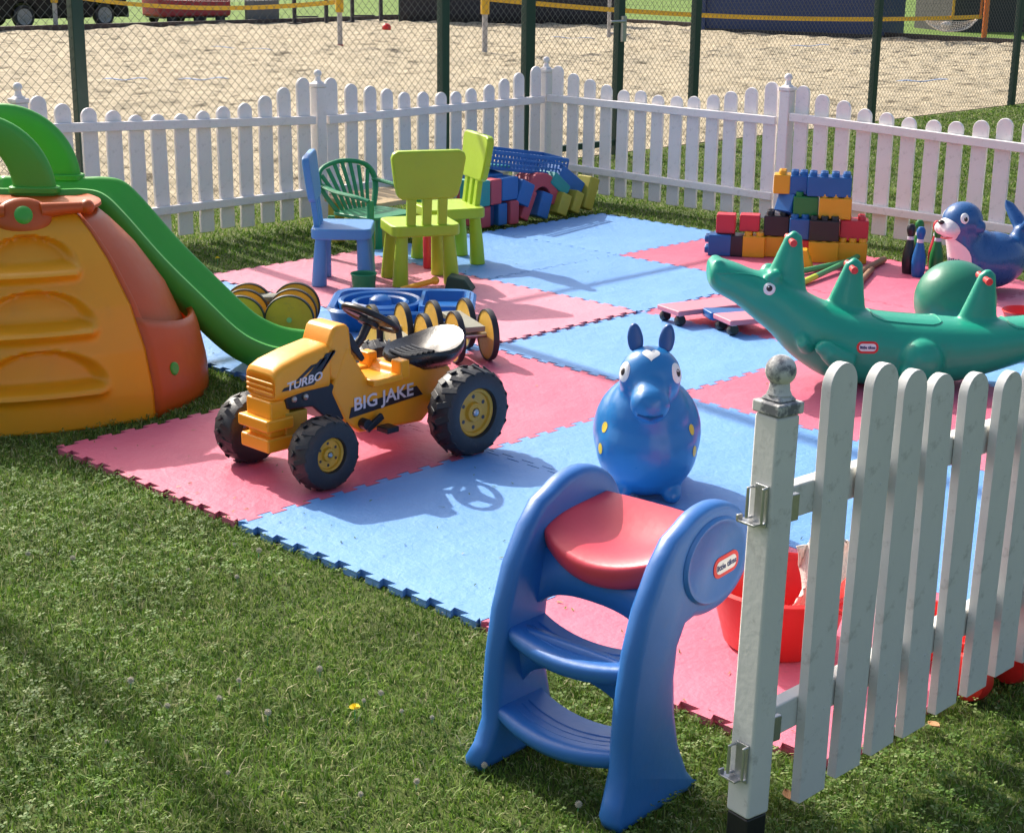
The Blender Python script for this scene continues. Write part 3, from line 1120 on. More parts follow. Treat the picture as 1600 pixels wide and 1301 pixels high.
mb.box((0.352, 0, 0.128), (0.100, 0.140, 0.045))
mb.build('front_bumper', M['tractor'], tr, bevel=0.007)
mb = MB()
mb.box((0.285, 0, 0.17), (0.085, 0.13, 0.10))
mb.tube([(0.282, -0.17, 0.113), (0.282, 0.17, 0.113)], 0.016, 10)
mb.build('front_axle', M['rim'], tr, bevel=0.004)
mb = MB()
mb.tube([(-0.285, -0.21, 0.146), (-0.285, 0.21, 0.146)], 0.016, 10)
mb.build('rear_axle', M['black'], tr)
for s in (1, -1):
    mb = MB()                                                    # pedals on their crank
    mb.tube([(0.03, s * 0.070, 0.132), (0.03, s * 0.105, 0.132)], 0.018, 12)
    mb.box((0.03 - s * 0.03, s * 0.10, 0.132 - s * 0.0), (0.075, 0.014, 0.022), (0, R(28) * s, 0))
    mb.box((0.03 - s * 0.062, s * 0.128, 0.132 + s * 0.020 * -1), (0.05, 0.055, 0.018))
    mb.build('pedal', M['black'], tr, bevel=0.003)

mb = MB()                                                        # saddle: dished bucket with a raised back
N = 30
rings = []
for k, (f, dz) in enumerate(((0.80, -0.052), (1.0, -0.030), (1.04, -0.008), (1.0, 0.004), (0.88, 0.000), (0.6, -0.012), (0.25, -0.016), (0.02, -0.016))):
    ring = []
    for j in range(N):
        a = 2 * math.pi * j / N
        c, s = math.cos(a), math.sin(a)
        x = -0.30 + 0.145 * f * c
        y = 0.118 * f * s * (1 - 0.16 * c)
        back = max(0, -c) ** 2.0 * f
        frontdip = max(0, c) ** 2 * f
        z = 0.306 + dz + 0.044 * back + 0.012 * f * f - 0.012 * frontdip - 0.0
        ring.append(Vector((x, y, z)))
    rings.append(ring)
mb.loft(rings)
seat = mb.build('seat', M['seat_black'], tr, angle=70)
for k in range(5):
    rb = MB()
    x = -0.205 - 0.024 * k
    rb.tube([(x, -0.055, 0.308), (x, 0, 0.303), (x, 0.055, 0.308)], 0.0065, 6)
    rb.build('seat_rib', M['seat_black'], seat)
mb = MB()
mb.box((-0.30, 0, 0.275), (0.16, 0.12, 0.05), taper=0.9)
mb.build('seat_bracket', M['black'], tr, bevel=0.006)

SWC, SWN = Vector((-0.075, 0, 0.448)), Vector((-0.54, 0, 0.84)).normalized()
X = Matrix.Translation(SWC) @ SWN.to_track_quat('Z', 'X').to_matrix().to_4x4()
mb = MB()
mb.lathe([(0.092 + 0.0105 * math.cos(R(a)), 0.011 * math.sin(R(a))) for a in range(0, 361, 30)], 40, X=X)
sw = mb.build('steering_wheel', M['black'], tr)
for a in (90, 210, 330):
    sp = MB()
    T = X @ Matrix.Rotation(R(a), 4, 'Z')
    sp.prism([(0.012, -0.032), (0.088, -0.020), (0.088, 0.020), (0.012, 0.032)], -0.012, -0.003, X=T)
    sp.build('spoke', M['black'], sw, bevel=0.002)
sp = MB()
sp.lathe([(0, -0.03), (0.034, -0.026), (0.036, -0.004), (0.026, 0.006), (0, 0.008)], 20, X=X)
sp.build('hub', M['black'], sw)
mb = MB()
mb.tube([SWC - SWN * 0.01, SWC - SWN * 0.07, Vector((0.02, 0, 0.34))], [0.016, 0.014, 0.016], 10)
mb.build('steering_column', M['black'], tr)

for s in (1, -1):                                                # decals on both flanks
    rd = (-s, 0, 0)                                              # reading direction
    mb = MB()
    X = basis((0, s * 0.0745, 0), (1, 0, 0), (0, 0, 1), (0, s, 0))
    mb.prism([(0.085, 0.158), (0.075, 0.192), (-0.205, 0.212), (-0.232, 0.178)], 0.0002, 0.0022, X=X)
    dec = mb.build('side_decal', M['stripe'], tr)
    Xt = basis((-0.062, s * 0.0765, 0.200), (-s, 0, 0.02), (0, 0, 1), (0, s, 0))
    text_mesh('lettering', 'BIG JAKE', 0.060, 0.0006, M['letter'], dec, Xt, 0.0012, 0.0, 1.10)
    mb = MB()
    X = basis((0, s * 0.0762, 0), (1, 0, 0), (0, 0, 1), (0, s, 0))
    mb.prism([(0.350, 0.296), (0.340, 0.306), (0.205, 0.322), (0.137, 0.392), (0.148, 0.392), (0.225, 0.296)], 0.0002, 0.0016, X=X)
    for x0 in (0.185, 0.225, 0.262):
        wdt = 0.046 if x0 < 0.2 else 0.027
        mb.prism([(x0 + 0.02, 0.318), (x0 + 0.02 + wdt * 0.8, 0.316), (x0 - 0.052 + wdt * 0.9, 0.386 - (x0 - 0.185) * 0.35), (x0 - 0.052, 0.388 - (x0 - 0.185) * 0.35)], 0.0002, 0.0014, X=X)
    hd = mb.build('hood_decal', M['stripe'], tr)
    Xt = basis((0.262, s * 0.0778, 0.312), (-s, 0, 0.10), (0, 0, 1), (0, s, 0))
    text_mesh('lettering', 'TURBO', 0.036, 0.0006, M['letter'], hd, Xt, 0.0008, 0.15 * s, 1.18)

# ================================================================== hopper horse
hh = thing('hopper_horse', 'blue inflatable hopper horse with white heart on its forehead', 'hopper toy', (1.635, 1.06, 0.022), R(-49))
mb = MB()
mb.ball((-0.055, 0, 0.182), (0.205, 0.166, 0.166), 32)
mb.ball((-0.02, 0, 0.19), (0.165, 0.166, 0.178), 32)
mb.ball((0.035, 0, 0.235), (0.125, 0.130, 0.150), 28)
mb.ball((0.025, 0, 0.158), (0.150, 0.156, 0.156), 28)
mb.ball((0.055, 0, 0.305), (0.092, 0.092, 0.120), 24)
mb.ball((0.072, 0, 0.385), (0.088, 0.094, 0.092), 28)
mb.ball((0.115, 0, 0.350), (0.085, 0.062, 0.060), 24)
mb.ball((0.178, 0, 0.330), (0.058, 0.060, 0.056), 20)
for s in (1, -1):
    mb.ball((0.098, s * 0.078, 0.026), (0.040, 0.030, 0.028), 16)
    mb.ball((-0.16, s * 0.085, 0.028), (0.045, 0.036, 0.034), 16)
    mb.tube([(0.06, s * 0.07, 0.06), (0.09, s * 0.077, 0.028)], 0.032, 12)
    mb.tube([(-0.13, s * 0.075, 0.07), (-0.16, s * 0.085, 0.03)], 0.036, 12)
    mb.ball((0.220, s * 0.024, 0.354), (0.012, 0.011, 0.011), 10)
mb.tube([(-0.24, 0, 0.22), (-0.275, 0, 0.24), (-0.285, 0, 0.20)], [0.022, 0.018, 0.012], 10)
body = blob(mb, 'body', M['horse'], hh, 0.008, 10)
for s in (1, -1):
    e = MB()
    rings = []
    for i in range(9):
        t = i / 8
        wv = 0.0125 + 0.0125 * math.sin(math.pi * min(1, t * 0.92 + 0.12)) if i < 8 else 0.006
        rings.append([Vector((0.052 - 0.015 * t + 0.011 * math.sin(2 * math.pi * k / 12), s * (0.043 + 0.008 * t) + wv * math.cos(2 * math.pi * k / 12), 0.455 + 0.083 * t)) for k in range(12)])
    e.loft(rings)
    e.build('ear', M['horse_dark'], hh, subd=1)


def on_surf(ob, o, d):
    """first hit on a part, in its own coordinates"""
    ok, p, n, _ = ob.ray_cast(Vector(o), Vector(d).normalized())
    return (p, n) if ok else (Vector(o), -Vector(d).normalized())


def eye(ob, par, o, d, rx, ry, pupil=0.5, look=(0, 0)):
    p, n = on_surf(ob, o, d)
    z = n.normalized()
    x = Vector((0, 0, 1)).cross(z).normalized()
    y = z.cross(x)
    X = basis(p - z * rx * 0.12, x, y, z)
    mb = MB()
    mb.ball((0, 0, 0), (rx, ry, rx * 0.34), 20, X=X)
    w = mb.build('eye', M['eye_white'], par)
    mb = MB()
    mb.ball((look[0], look[1], rx * 0.08), (rx * pupil, ry * pupil, rx * 0.36), 16, X=X)
    mb.build('pupil', M['eye_black'], w)
    mb = MB()
    mb.ball((look[0] - rx * 0.12, look[1] + ry * 0.2, rx * 0.36), (rx * 0.13, rx * 0.13, rx * 0.12), 8, X=X)
    mb.build('glint', M['eye_white'], w)


def decal(ob, par, name, mat, o, d, outline, upv=(0, 0, 1), lift=0.0012, label=None, grid=0):
    """a printed shape that follows the surface it lies on"""
    p, n = on_surf(ob, o, d)
    z = n.normalized()
    x = Vector(upv).cross(z).normalized()
    y = z.cross(x)
    vs = []
    k = len(outline)
    fr = (1.0, 0.66, 0.33)
    for f in fr:
        for a, b in outline:
            q, m = on_surf(ob, p + x * a * f + y * b * f + z * 0.05, -z)
            vs.append(q + m * lift)
    vs.append(p + z * lift)
    fs = []
    for r in range(2):
        fs += [(r * k + i, r * k + (i + 1) % k, (r + 1) * k + (i + 1) % k, (r + 1) * k + i) for i in range(k)]
    fs += [(2 * k + i, 2 * k + (i + 1) % k, 3 * k) for i in range(k)]
    mb = MB()
    mb.add(vs, fs)
    return mb.build(name, mat, par, label=label)


for s in (1, -1):
    eye(body, hh, (0.5, s * 0.255, 0.412), (-0.43, -s * 0.197, -0.005), 0.024, 0.031, 0.52)
heart = [(0.026 * (16 * math.sin(t) ** 3) / 16, 0.026 * (13 * math.cos(t) - 5 * math.cos(2 * t) - 2 * math.cos(3 * t) - math.cos(4 * t)) / 16) for t in [2 * math.pi * k / 28 for k in range(28)]]
decal(body, hh, 'heart_print', M['eye_white'], (0.4, 0, 0.62), (-0.30, 0, -0.165), heart, (0, 0, 1))
for yv, zv in ((0.16, 0.225), (0.16, 0.160), (-0.16, 0.16), (-0.16, 0.225)):
    decal(body, hh, 'spot_print', M['yellow_print'], (0.30, yv * 3.1, zv), (-0.30, -yv * 3.1, 0), ellipse(0.014, 0.017, 16))
mth = MB()
mth.tube([(0.216, -0.036, 0.306), (0.232, 0, 0.297), (0.216, 0.036, 0.306)], 0.0045, 6)
mth.build('mouth', M['horse_dark'], hh)

# ================================================================== step stool
st = thing('step_stool', 'blue plastic step stool with coral red seat and round logo discs', 'step stool', (2.658, -0.416, 0), 0)
SA = math.atan2(-0.16, 0.987)                                    # the way it leans back: local y


def stool_panel(s):
    """side cheek: leg with a sweeping front edge that ends in a big disc"""
    out = [(-0.085, 0.0), (-0.098, 0.030), (-0.078, 0.062), (-0.058, 0.11), (-0.055, 0.18), (-0.048, 0.26), (-0.030, 0.36), (0.000, 0.45), (0.048, 0.53), (0.090, 0.578)]
    dc, dr_ = (0.222, 0.502), 0.120
    out += [(dc[0] + 0.146 * math.cos(R(a)), dc[1] + dr_ * math.sin(R(a))) for a in range(128, -122, -10)]
    out += [(0.135, 0.385), (0.112, 0.345), (0.105, 0.28), (0.112, 0.20), (0.130, 0.12), (0.160, 0.045), (0.185, 0.012), (0.18, 0.0)]
    mb = MB()
    n = len(out)
    c = Vector((sum(p[0] for p in out) / n, sum(p[1] for p in out) / n))
    # rounded section: rings across the thickness with the outline drawn in at both faces
    rings = []
    P = [Vector(p) for p in out]
    nrm = []
    for i in range(n):
        t = (P[(i + 1) % n] - P[i - 1]).normalized()
        nrm.append(Vector((-t.y, t.x)))
    area = sum(P[i].x * P[(i + 1) % n].y - P[(i + 1) % n].x * P[i].y for i in range(n))
    sg = 1 if area > 0 else -1
    for off, ins in ((-0.026, 0.019), (-0.024, 0.008), (-0.015, 0.001), (0.0, -0.001), (0.015, 0.001), (0.024, 0.008), (0.026, 0.019)):
        ring = []
        for i in range(n):
            q = P[i] + nrm[i] * ins * sg
            # toes flare outwards a little
            fl = 0.014 * s * math.exp(-(max(q.y, 0) / 0.05) ** 2)
            ring.append(Vector((s * 0.174 + off + fl, q.x, max(q.y, 0.002))))
        rings.append(ring)
    mb.loft(rings)
    o = mb.build('side_panel', M['stool_blue'], st, angle=75)
    X = basis((s * 0.1995, dc[0], dc[1]), (0, 1, 0), (0, 0, 1), (s, 0, 0))
    d = MB()
    d.lathe([(0.090, -0.012), (0.094, 0.002), (0.089, 0.009), (0.082, 0.0085), (0.078, 0.004), (0, 0.004)], 48, X=X @ Matrix.Diagonal((1.17, 1, 1, 1)))
    do = d.build('disc', M['stool_blue'], o, angle=50)
    if True:
        b = MB()
        T = X @ Matrix.Translation((0.038 * 1, -0.018, 0.0045)) @ Matrix.Rotation(R(4), 4, 'Z')
        b.prism(rrect(0.090, 0.046, 0.021, 6), -0.001, 0.0012, X=T)
        bo = b.build('badge', M['red'], do)
        b = MB()
        b.prism(rrect(0.072, 0.029, 0.013, 6), -0.001, 0.0022, X=T)
        b.build('badge_field', M['eye_white'], do)
        Xt = T @ Matrix.Translation((0, 0.0, 0.0024)) @ (Matrix.Identity(4) if s > 0 else Matrix.Diagonal((-1, 1, 1, 1)))
        text_mesh('badge_lettering', 'little tikes', 0.0178, 0.0004, M['soft_navy'], do, Xt, 0.0005)
    return o


for s in (1, -1):
    stool_panel(s)


def stool_step(y, z, d, h, sag, w=0.165):
    """tread with a rounded nose, and the curved riser apron under the one above"""
    mb = MB()
    secs = []
    for i in range(15):
        t = -1 + 2 * i / 14
        x = w * t
        z0 = z - sag * (1 - t * t)
        y0 = y - 0.028 * (1 - t * t)
        prof = [(0, 0), (-0.006, -0.008), (-0.006, -0.022), (0.004, -0.036), (0.03, -0.040), (d, -0.02), (d, 0.0), (d * 0.6, 0.001), (0.02, 0.003)]
        secs.append([Vector((x, y0 + a, z0 + b)) for a, b in prof])
    mb.loft(secs)
    o = mb.build('step', M['stool_blue'], st, angle=60)
    for k in range(3):
        rb = MB()
        yy = y + 0.035 + 0.022 * k
        rb.tube([(w * q, yy - 0.028 * (1 - q * q), z - sag * (1 - q * q) + 0.0012) for q in (-.8, -.5, -.2, 0, .2, .5, .8)], 0.0022, 6)
        rb.build('grip_ridge', M['stool_blue'], o)
    return o


stool_step(-0.040, 0.150, 0.135, 0.04, 0.020, 0.164)
stool_step(-0.012, 0.325, 0.115, 0.04, 0.018, 0.164)


def apron(y0, z0, y1, z1, arch, w):
    """riser panel whose lower edge is arched"""
    mb = MB()
    N = 18
    for off in (0.0,):
        top = [Vector((w * (-1 + 2 * i / N), y1, z1)) for i in range(N + 1)]
        bot = []
        for i in range(N + 1):
            t = -1 + 2 * i / N
            f = (1 - abs(t) ** 2.6) ** 0.6
            bot.append(Vector((w * t, y0 + (y1 - y0) * arch * f, z0 + (z1 - z0) * arch * f)))
        mb.loft([bot, top], caps=False, closed=False)
    return mb.build('riser', M['stool_blue'], st, solid=0.022, angle=60)


apron(0.055, 0.150, 0.025, 0.322, 0.60, 0.164)
apron(0.085, 0.325, 0.118, 0.470, 0.45, 0.164)
mb = MB()                                                        # saddle seat
secs = []
for i in range(25):
    v = i / 24
    ring = []
    for k in range(33):
        t = -1 + 2 * k / 32
        x = 0.151 * t
        y = 0.088 - 0.035 * (1 - t * t) * (1 - v) + (0.335 + 0.02 * (1 - t * t) - 0.088) * v
        z = 0.522 + 0.034 * v + 0.030 * t * t * (1 - v) ** 1.5 - 0.026 * math.exp(-((v - 0.40) / 0.28) ** 2) * (1 - t * t) - 0.034 * (1 - v) ** 5 - 0.04 * sstep(0.88, 1, v)
        ring.append(Vector((x, y, z)))
    secs.append(ring)
skirt = [Vector((p.x, p.y + 0.004, p.z - 0.024)) for p in secs[0]]
skirt2 = [Vector((p.x, p.y + 0.018, p.z - 0.054)) for p in secs[0]]
secs = [skirt2, skirt] + secs
mb.loft(secs, caps=False, closed=False)
mb.build('seat', M['stool_red'], st, solid=0.014, subd=1)
st.rotation_euler = (0, 0, R(3))
st.scale = (0.95, 0.95, 0.95)

# ================================================================== crocodile see-saw
# local x runs from the snout to the tail along the picture's right, local y away
cr = thing('crocodile_rocker', 'sea green plastic crocodile rocker with red grips on its back fins', 'rocker toy', (1.475, 2.765, 0.022), math.atan2(0.697, 0.717))
cr.scale = (1.0, 1.06, 1.03)


def ring_yz(x, zb, zt, w, n=28, e=0.8, wz=0.5):
    """egg-shaped section of the body: bottom, top, half width"""
    pts = []
    zc = zb + (zt - zb) * wz
    for k in range(n):
        a = 2 * math.pi * k / n
        c, s = math.cos(a), math.sin(a)
        yy = w * (abs(c) ** e) * (1 if c > 0 else -1)
        zz = zc + ((zt - zc) if s > 0 else (zc - zb)) * (abs(s) ** e) * (1 if s > 0 else -1)
        pts.append(Vector((x, yy, zz)))
    return pts


mb = MB()
CR = [(-0.748, 0.398, 0.440, 0.040), (-0.742, 0.368, 0.458, 0.075), (-0.712, 0.340, 0.466, 0.088), (-0.64, 0.300, 0.448, 0.088), (-0.57, 0.245, 0.422, 0.092),
      (-0.50, 0.190, 0.412, 0.108), (-0.44, 0.128, 0.385, 0.122), (-0.37, 0.075, 0.345, 0.135), (-0.28, 0.028, 0.305, 0.148), (-0.15, 0.004, 0.278, 0.155),
      (0.0, 0.000, 0.262, 0.155), (0.12, 0.006, 0.256, 0.150), (0.26, 0.030, 0.248, 0.138), (0.42, 0.078, 0.252, 0.118), (0.58, 0.135, 0.275, 0.095),
      (0.74, 0.215, 0.315, 0.070), (0.86, 0.30, 0.362, 0.045), (0.92, 0.35, 0.385, 0.02)]
sp = smooth_path([(a, b, c) for a, b, c, d in CR], 4)
wd = smooth_path([(d, 0, 0) for a, b, c, d in CR], 4)
mb.loft([ring_yz(p.x, p.y, p.z, max(0.008, w.x)) for p, w in zip(sp, wd)])
for s in (1, -1):
    mb.ball((-0.715, s * 0.045, 0.458), (0.022, 0.018, 0.013), 12)          # nostrils
    mb.ball((-0.505, s * 0.062, 0.412), (0.034, 0.030, 0.026), 14)          # brows
    mb.tube([(-0.22, s * 0.140, 0.115), (-0.28, s * 0.172, 0.140), (-0.315, s * 0.186, 0.168)], [0.046, 0.044, 0.036], 12)
    mb.ball((-0.322, s * 0.186, 0.176), (0.040, 0.030, 0.030), 14)
    mb.tube([(-0.37, s * 0.125, 0.160), (-0.405, s * 0.152, 0.192)], [0.032, 0.024], 10)
    mb.ball((0.05, s * 0.150, 0.122), (0.085, 0.060, 0.082), 18)            # haunch
    mb.tube([(0.04, s * 0.165, 0.085), (-0.03, s * 0.185, 0.070)], [0.040, 0.028], 10)
FINS = [(-0.46, 0.380, 0.565, 0.185), (-0.225, 0.270, 0.468, 0.190), (0.285, 0.230, 0.432, 0.185)]
for x, zb, zt, w in FINS:
    rings = []
    for i in range(9):
        t = i / 8
        ww = w * (1 - 0.66 * t ** 0.92) / 2
        rings.append([Vector((x + 0.032 * t + ww * math.cos(2 * math.pi * k / 16), (0.050 - 0.028 * t) * math.sin(2 * math.pi * k / 16), zb - 0.03 + (zt - zb + 0.02) * t)) for k in range(16)])
    mb.loft(rings)
    mb.ball((x + 0.032, 0, zt - 0.012), (0.020, 0.023, 0.018), 14)
cbody = blob(mb, 'body', M['croc'], cr, 0.008, 7)
for x, zb, zt, w in FINS:
    for s in (1, -1):
        g = MB()
        X = Matrix.Translation((x + 0.020, s * 0.016, zt - 0.030)) @ Matrix.Rotation(R(-90 * s), 4, 'X')
        g.lathe([(0.011, 0), (0.0125, 0.01), (0.0115, 0.02), (0.0125, 0.03), (0.0115, 0.04), (0.0145, 0.046), (0.013, 0.054), (0, 0.056)], 14, X=X)
        g.build('grip', M['red_handle'], cr)
for s in (1, -1):
    eye(cbody, cr, (-0.525, s * 0.5, 0.372), (0, -s, 0), 0.024, 0.024, 0.62)
for x0, x1 in ((-0.12, 0.14), (0.40, 0.56)):
    seam = MB()                                                   # moulded saddle edge
    pts = []
    for k in range(33):
        a = 2 * math.pi * k / 32
        xx = (x0 + x1) / 2 + (x1 - x0) / 2 * max(-1, min(1, 1.25 * math.cos(a)))
        yy = 0.085 * max(-1, min(1, 1.25 * math.sin(a)))
        p, n = on_surf(cbody, (xx, yy, 0.9), (0, 0, -1))
        pts.append(p + n * 0.0005)
    seam.tube(pts, 0.0035, 6)
    seam.build('saddle_edge', M['croc'], cr)
mb = MB()
pts = []
for k in range(14):
    t = k / 13
    p, n = on_surf(cbody, (-0.725 + 0.205 * t, -0.6, 0.440 - 0.030 * t + 0.010 * math.sin(math.pi * t) - 0.014), (0, 1, 0))
    pts.append(p)
mb.tube(pts, 0.0032, 6)
mb.build('mouth_line', M['croc'], cr)
decal(cbody, cr, 'badge', M['red'], (-0.155, -0.6, 0.172), (0, 1, 0), [(a * 1.0, b) for a, b in rrect(0.082, 0.044, 0.020, 4)], lift=0.0015)
bd = decal(cbody, cr, 'badge_field', M['eye_white'], (-0.155, -0.6, 0.172), (0, 1, 0), rrect(0.064, 0.027, 0.012, 4), lift=0.0026)
p, n = on_surf(cbody, (-0.155, -0.6, 0.172), (0, 1, 0))
Xt = basis(p + n * 0.0030, Vector((0, 0, 1)).cross(n).normalized(), n.cross(Vector((0, 0, 1)).cross(n).normalized()), n)
text_mesh('badge_lettering', 'little tikes', 0.0145, 0.0012, M['soft_navy'], bd, Xt, 0.0005)

# ------------------------------------------------------------------ ball, seal, skittles
mb = MB()
mb.ball((0, 0, 0), 0.173, 48)
o = mb.build('gym_ball', M['ball_green'])
o.location = (1.26, 3.57, 0.022 + 0.172)
o.rotation_euler = (0.5, 0.3, 0)
tag(o, 'large plain green gym ball behind the crocodile fin', 'ball')

se = thing('seal_hopper', 'shiny blue seal hopper with white muzzle and chest behind the green ball', 'hopper toy', (0.80, 4.575, 0.022), math.atan2(-0.697, -0.717) + R(22))
mb = MB()
mb.ball((-0.09, 0, 0.150), (0.200, 0.140, 0.140), 28)
mb.ball((-0.02, 0, 0.165), (0.13, 0.120, 0.14), 24)
mb.tube([(0.02, 0, 0.17), (0.075, 0, 0.26), (0.09, 0, 0.33)], [0.115, 0.085, 0.085], 20)
mb.ball((0.095, 0, 0.355), (0.098, 0.098, 0.092), 28)
mb.tube([(-0.19, 0, 0.17), (-0.265, 0, 0.235), (-0.27, 0, 0.30)], [0.10, 0.060, 0.038], 16)
for s in (1, -1):
    mb.tube([(-0.268, 0, 0.285), (-0.275, s * 0.05, 0.335), (-0.262, s * 0.105, 0.395), (-0.240, s * 0.115, 0.425)], [0.034, 0.042, 0.030, 0.006], 14, flat=0.62)
    mb.ball((0.055, s * 0.100, 0.335), (0.024, 0.018, 0.034), 12)
    mb.ball((0.045, s * 0.140, 0.055), (0.065, 0.055, 0.020), 14)
sbody = blob(mb, 'body', M['seal_blue'], se, 0.008, 9)
mb = MB()
mb.ball((0.165, 0, 0.325), (0.062, 0.070, 0.050), 22)
mb.ball((0.185, 0.032, 0.318), (0.040, 0.038, 0.034), 16)
mb.ball((0.185, -0.032, 0.318), (0.040, 0.038, 0.034), 16)
mb.ball((0.150, 0, 0.292), (0.048, 0.050, 0.034), 16)
muz = blob(mb, 'muzzle', M['seal_white'], se, 0.006, 6)
ns = MB()
ns.ball((0.218, 0, 0.352), (0.015, 0.019, 0.012), 14)
ns.build('nose', M['eye_black'], muz)
ms = MB()
ms.tube([(0.172, -0.036, 0.281), (0.200, -0.015, 0.274), (0.200, 0.015, 0.274), (0.172, 0.036, 0.281)], 0.0045, 8)
ms.build('mouth', M['mouth'], muz)
decal(sbody, se, 'chest_print', M['seal_white'], (0.6, 0, 0.15), (-1, 0, 0), ellipse(0.088, 0.135, 30), lift=0.004)
for k, (yy, zz) in enumerate(((0.042, 0.165), (0.028, 0.162), (0.014, 0.165), (0.0, 0.162), (-0.014, 0.164), (-0.03, 0.162), (-0.045, 0.166))):
    decal(sbody, se, 'chest_mark', M['soft_navy'], (0.6, yy, zz), (-1, 0, 0), rrect(0.009, 0.022, 0.003, 2), lift=0.006)
for s in (1, -1):
    eye(sbody, se, (0.5, s * 0.20, 0.392), (-0.4, -s * 0.135, -0.015), 0.020, 0.026, 0.55, (0.004 * s, -0.004))

SKG = 'skittles standing on the far pink mat'
PIN = [(0, 0.0), (0.028, 0.0), (0.031, 0.006), (0.034, 0.03), (0.0365, 0.065), (0.034, 0.105), (0.025, 0.145), (0.0165, 0.180), (0.0155, 0.195), (0.020, 0.210),
       (0.0235, 0.226), (0.022, 0.243), (0.013, 0.256), (0, 0.259)]
for x, y, m, lb in ((0.345, 4.735, 'brick_black', 'black skittle leftmost of the cluster left of the seal'),
                    (0.425, 4.695, 'brick_blue', 'blue skittle in front of the cluster left of the seal'),
                    (0.305, 4.885, 'brick_green', 'green skittle at the back of the cluster, left of the red one'),
                    (0.38, 4.935, 'brick_red', 'red skittle at the back of the skittle cluster'),
                    (0.465, 4.80, 'brick_green', 'green skittle in front, between blue skittle and seal muzzle'),
                    (0.50, 4.945, 'brick_yellow', 'yellow skittle half hidden behind the seal muzzle')):
    t = thing('skittle', lb, 'skittle', (x, y, 0.022), random.uniform(0, 6), SKG)
    mb = MB()
    mb.lathe(PIN, 24)
    mb.build('pin_body', M[m], t)
    mb = MB()
    mb.lathe([(0.0175, 0.176), (0.0180, 0.178), (0.0165, 0.192), (0.0160, 0.194)], 24)
    mb.build('neck_band', M['letter'], t)

# ------------------------------------------------------------------ big building bricks
BG = 'big plastic building bricks'
BX = Vector((0.839, 0.545))                                       # direction of the bricks' long side
BY = Vector((-0.545, 0.839))


def brick(label, s0, s1, z0, h, dep, col, P0, back=0.0, rot=0.0, tilt=0.0, studs=True, nose=None, lay=False):
    """front face from s0 to s1 along BX through P0, bottom at z0, reaching dep away from the camera"""
    w = (s1 - s0) * 1.09
    c = Vector(P0) + BX * ((s0 + s1) / 2) + BY * (dep / 2 + back)
    t = thing('building_brick', label, 'toy brick', (c.x, c.y, z0), 0, BG, rot=(0, tilt, math.atan2(BX.y, BX.x) + rot))
    mb = MB()
    mb.box((0, 0, h / 2 - 0.002), (w - 0.003, dep - 0.003, h - 0.004))
    mb.build('brick_body', M[col], t, bevel=0.006)
    nx, ny = max(1, round(w / 0.062)), max(1, round(dep / 0.062))
    if studs:
        for i in range(nx):
            for j in range(ny):
                sb = MB()
                x, y = (i + .5) / nx * w - w / 2, (j + .5) / ny * dep - dep / 2
                sb.lathe([(0.0205, h - 0.006), (0.0205, h + 0.014), (0.018, h + 0.018), (0.010, h + 0.018), (0.010, h + 0.012), (0, h + 0.012)], 16, X=Matrix.Translation((x, y, 0)))
                sb.build('stud', M[col], t)
    return t


P0 = (-0.099, 4.645)
H = 0.115
Z = [0.022, 0.137, 0.252, 0.367]
brick('orange-yellow brick at the bottom left of the pile under the left black brick', -0.335, -0.215, Z[0], H, 0.12, 'brick_yellow', P0, 0.10)
brick('small red brick on the mat in the middle of the pile, behind the yellow wedge', -0.215, -0.098, Z[0], H, 0.12, 'brick_red', P0, 0.04)
brick('orange-yellow bottom brick of the pile under the right black brick', -0.093, 0.055, Z[0], H, 0.125, 'brick_yellow', P0, 0.0, 0.04)
brick('orange-yellow bottom brick at the right end of the pile with open studs', 0.060, 0.205, Z[0], H, 0.125, 'brick_yellow', P0, 0.02, 0.02)
brick('black brick on the left of the pile under the tilted blue brick', -0.338, -0.210, Z[1], H, 0.12, 'brick_black', P0, 0.10)
brick('blue brick in the second layer of the pile, left of the glossy black brick', -0.200, -0.100, Z[1], H, 0.12, 'brick_blue', P0, 0.03)
brick('glossy black brick with open studs in front of the pile', -0.096, 0.052, Z[1], H, 0.12, 'brick_black', P0, 0.005, 0.05)
brick('dark red brick in the second layer at the right end of the pile', 0.066, 0.205, Z[1], H, 0.12, 'brick_red', P0, 0.05, 0.03)
brick('blue brick tilted on edge on the left black brick of the pile', -0.275, -0.165, Z[2] + 0.006, H * 0.9, 0.11, 'brick_blue', P0, 0.07, 0.95, 0.38)
brick('green brick with open studs in the third layer of the pile', -0.190, -0.065, Z[2], H, 0.12, 'brick_green', P0, 0.06, 0.06)
brick('yellow brick in the third layer under the long blue brick', -0.050, 0.110, Z[2], H, 0.125, 'brick_yellow', P0, 0.04)
brick('orange-yellow brick topmost on the left of the pile', -0.300, -0.215, Z[3], H * 0.92, 0.12, 'brick_yellow', P0, 0.10)
brick('square blue brick on top of the pile beside the topmost yellow brick', -0.212, -0.125, Z[3], H * 0.92, 0.12, 'brick_blue', P0, 0.09)
brick('long blue brick on top of the pile at the right', -0.115, 0.100, Z[3], H * 0.95, 0.125, 'brick_blue', P0, 0.05)
P1 = (-0.534, 4.434)
brick('black brick in the middle of the low row left of the pile', -0.033, 0.032, Z[0], 0.118, 0.12, 'brick_black', P1, 0, studs=False)
brick('orange-yellow brick at the right end of the low row left of the pile', 0.034, 0.147, Z[0], 0.118, 0.12, 'brick_yellow', P1)
brick('red brick standing upright on the left end of the low row', -0.115, -0.018, 0.140, 0.108, 0.10, 'brick_red', P1, 0.03, studs=False)
brick('red brick standing on the yellow end brick of the low row', 0.010, 0.112, 0.154, 0.095, 0.10, 'brick_red', P1, 0.04, studs=False)
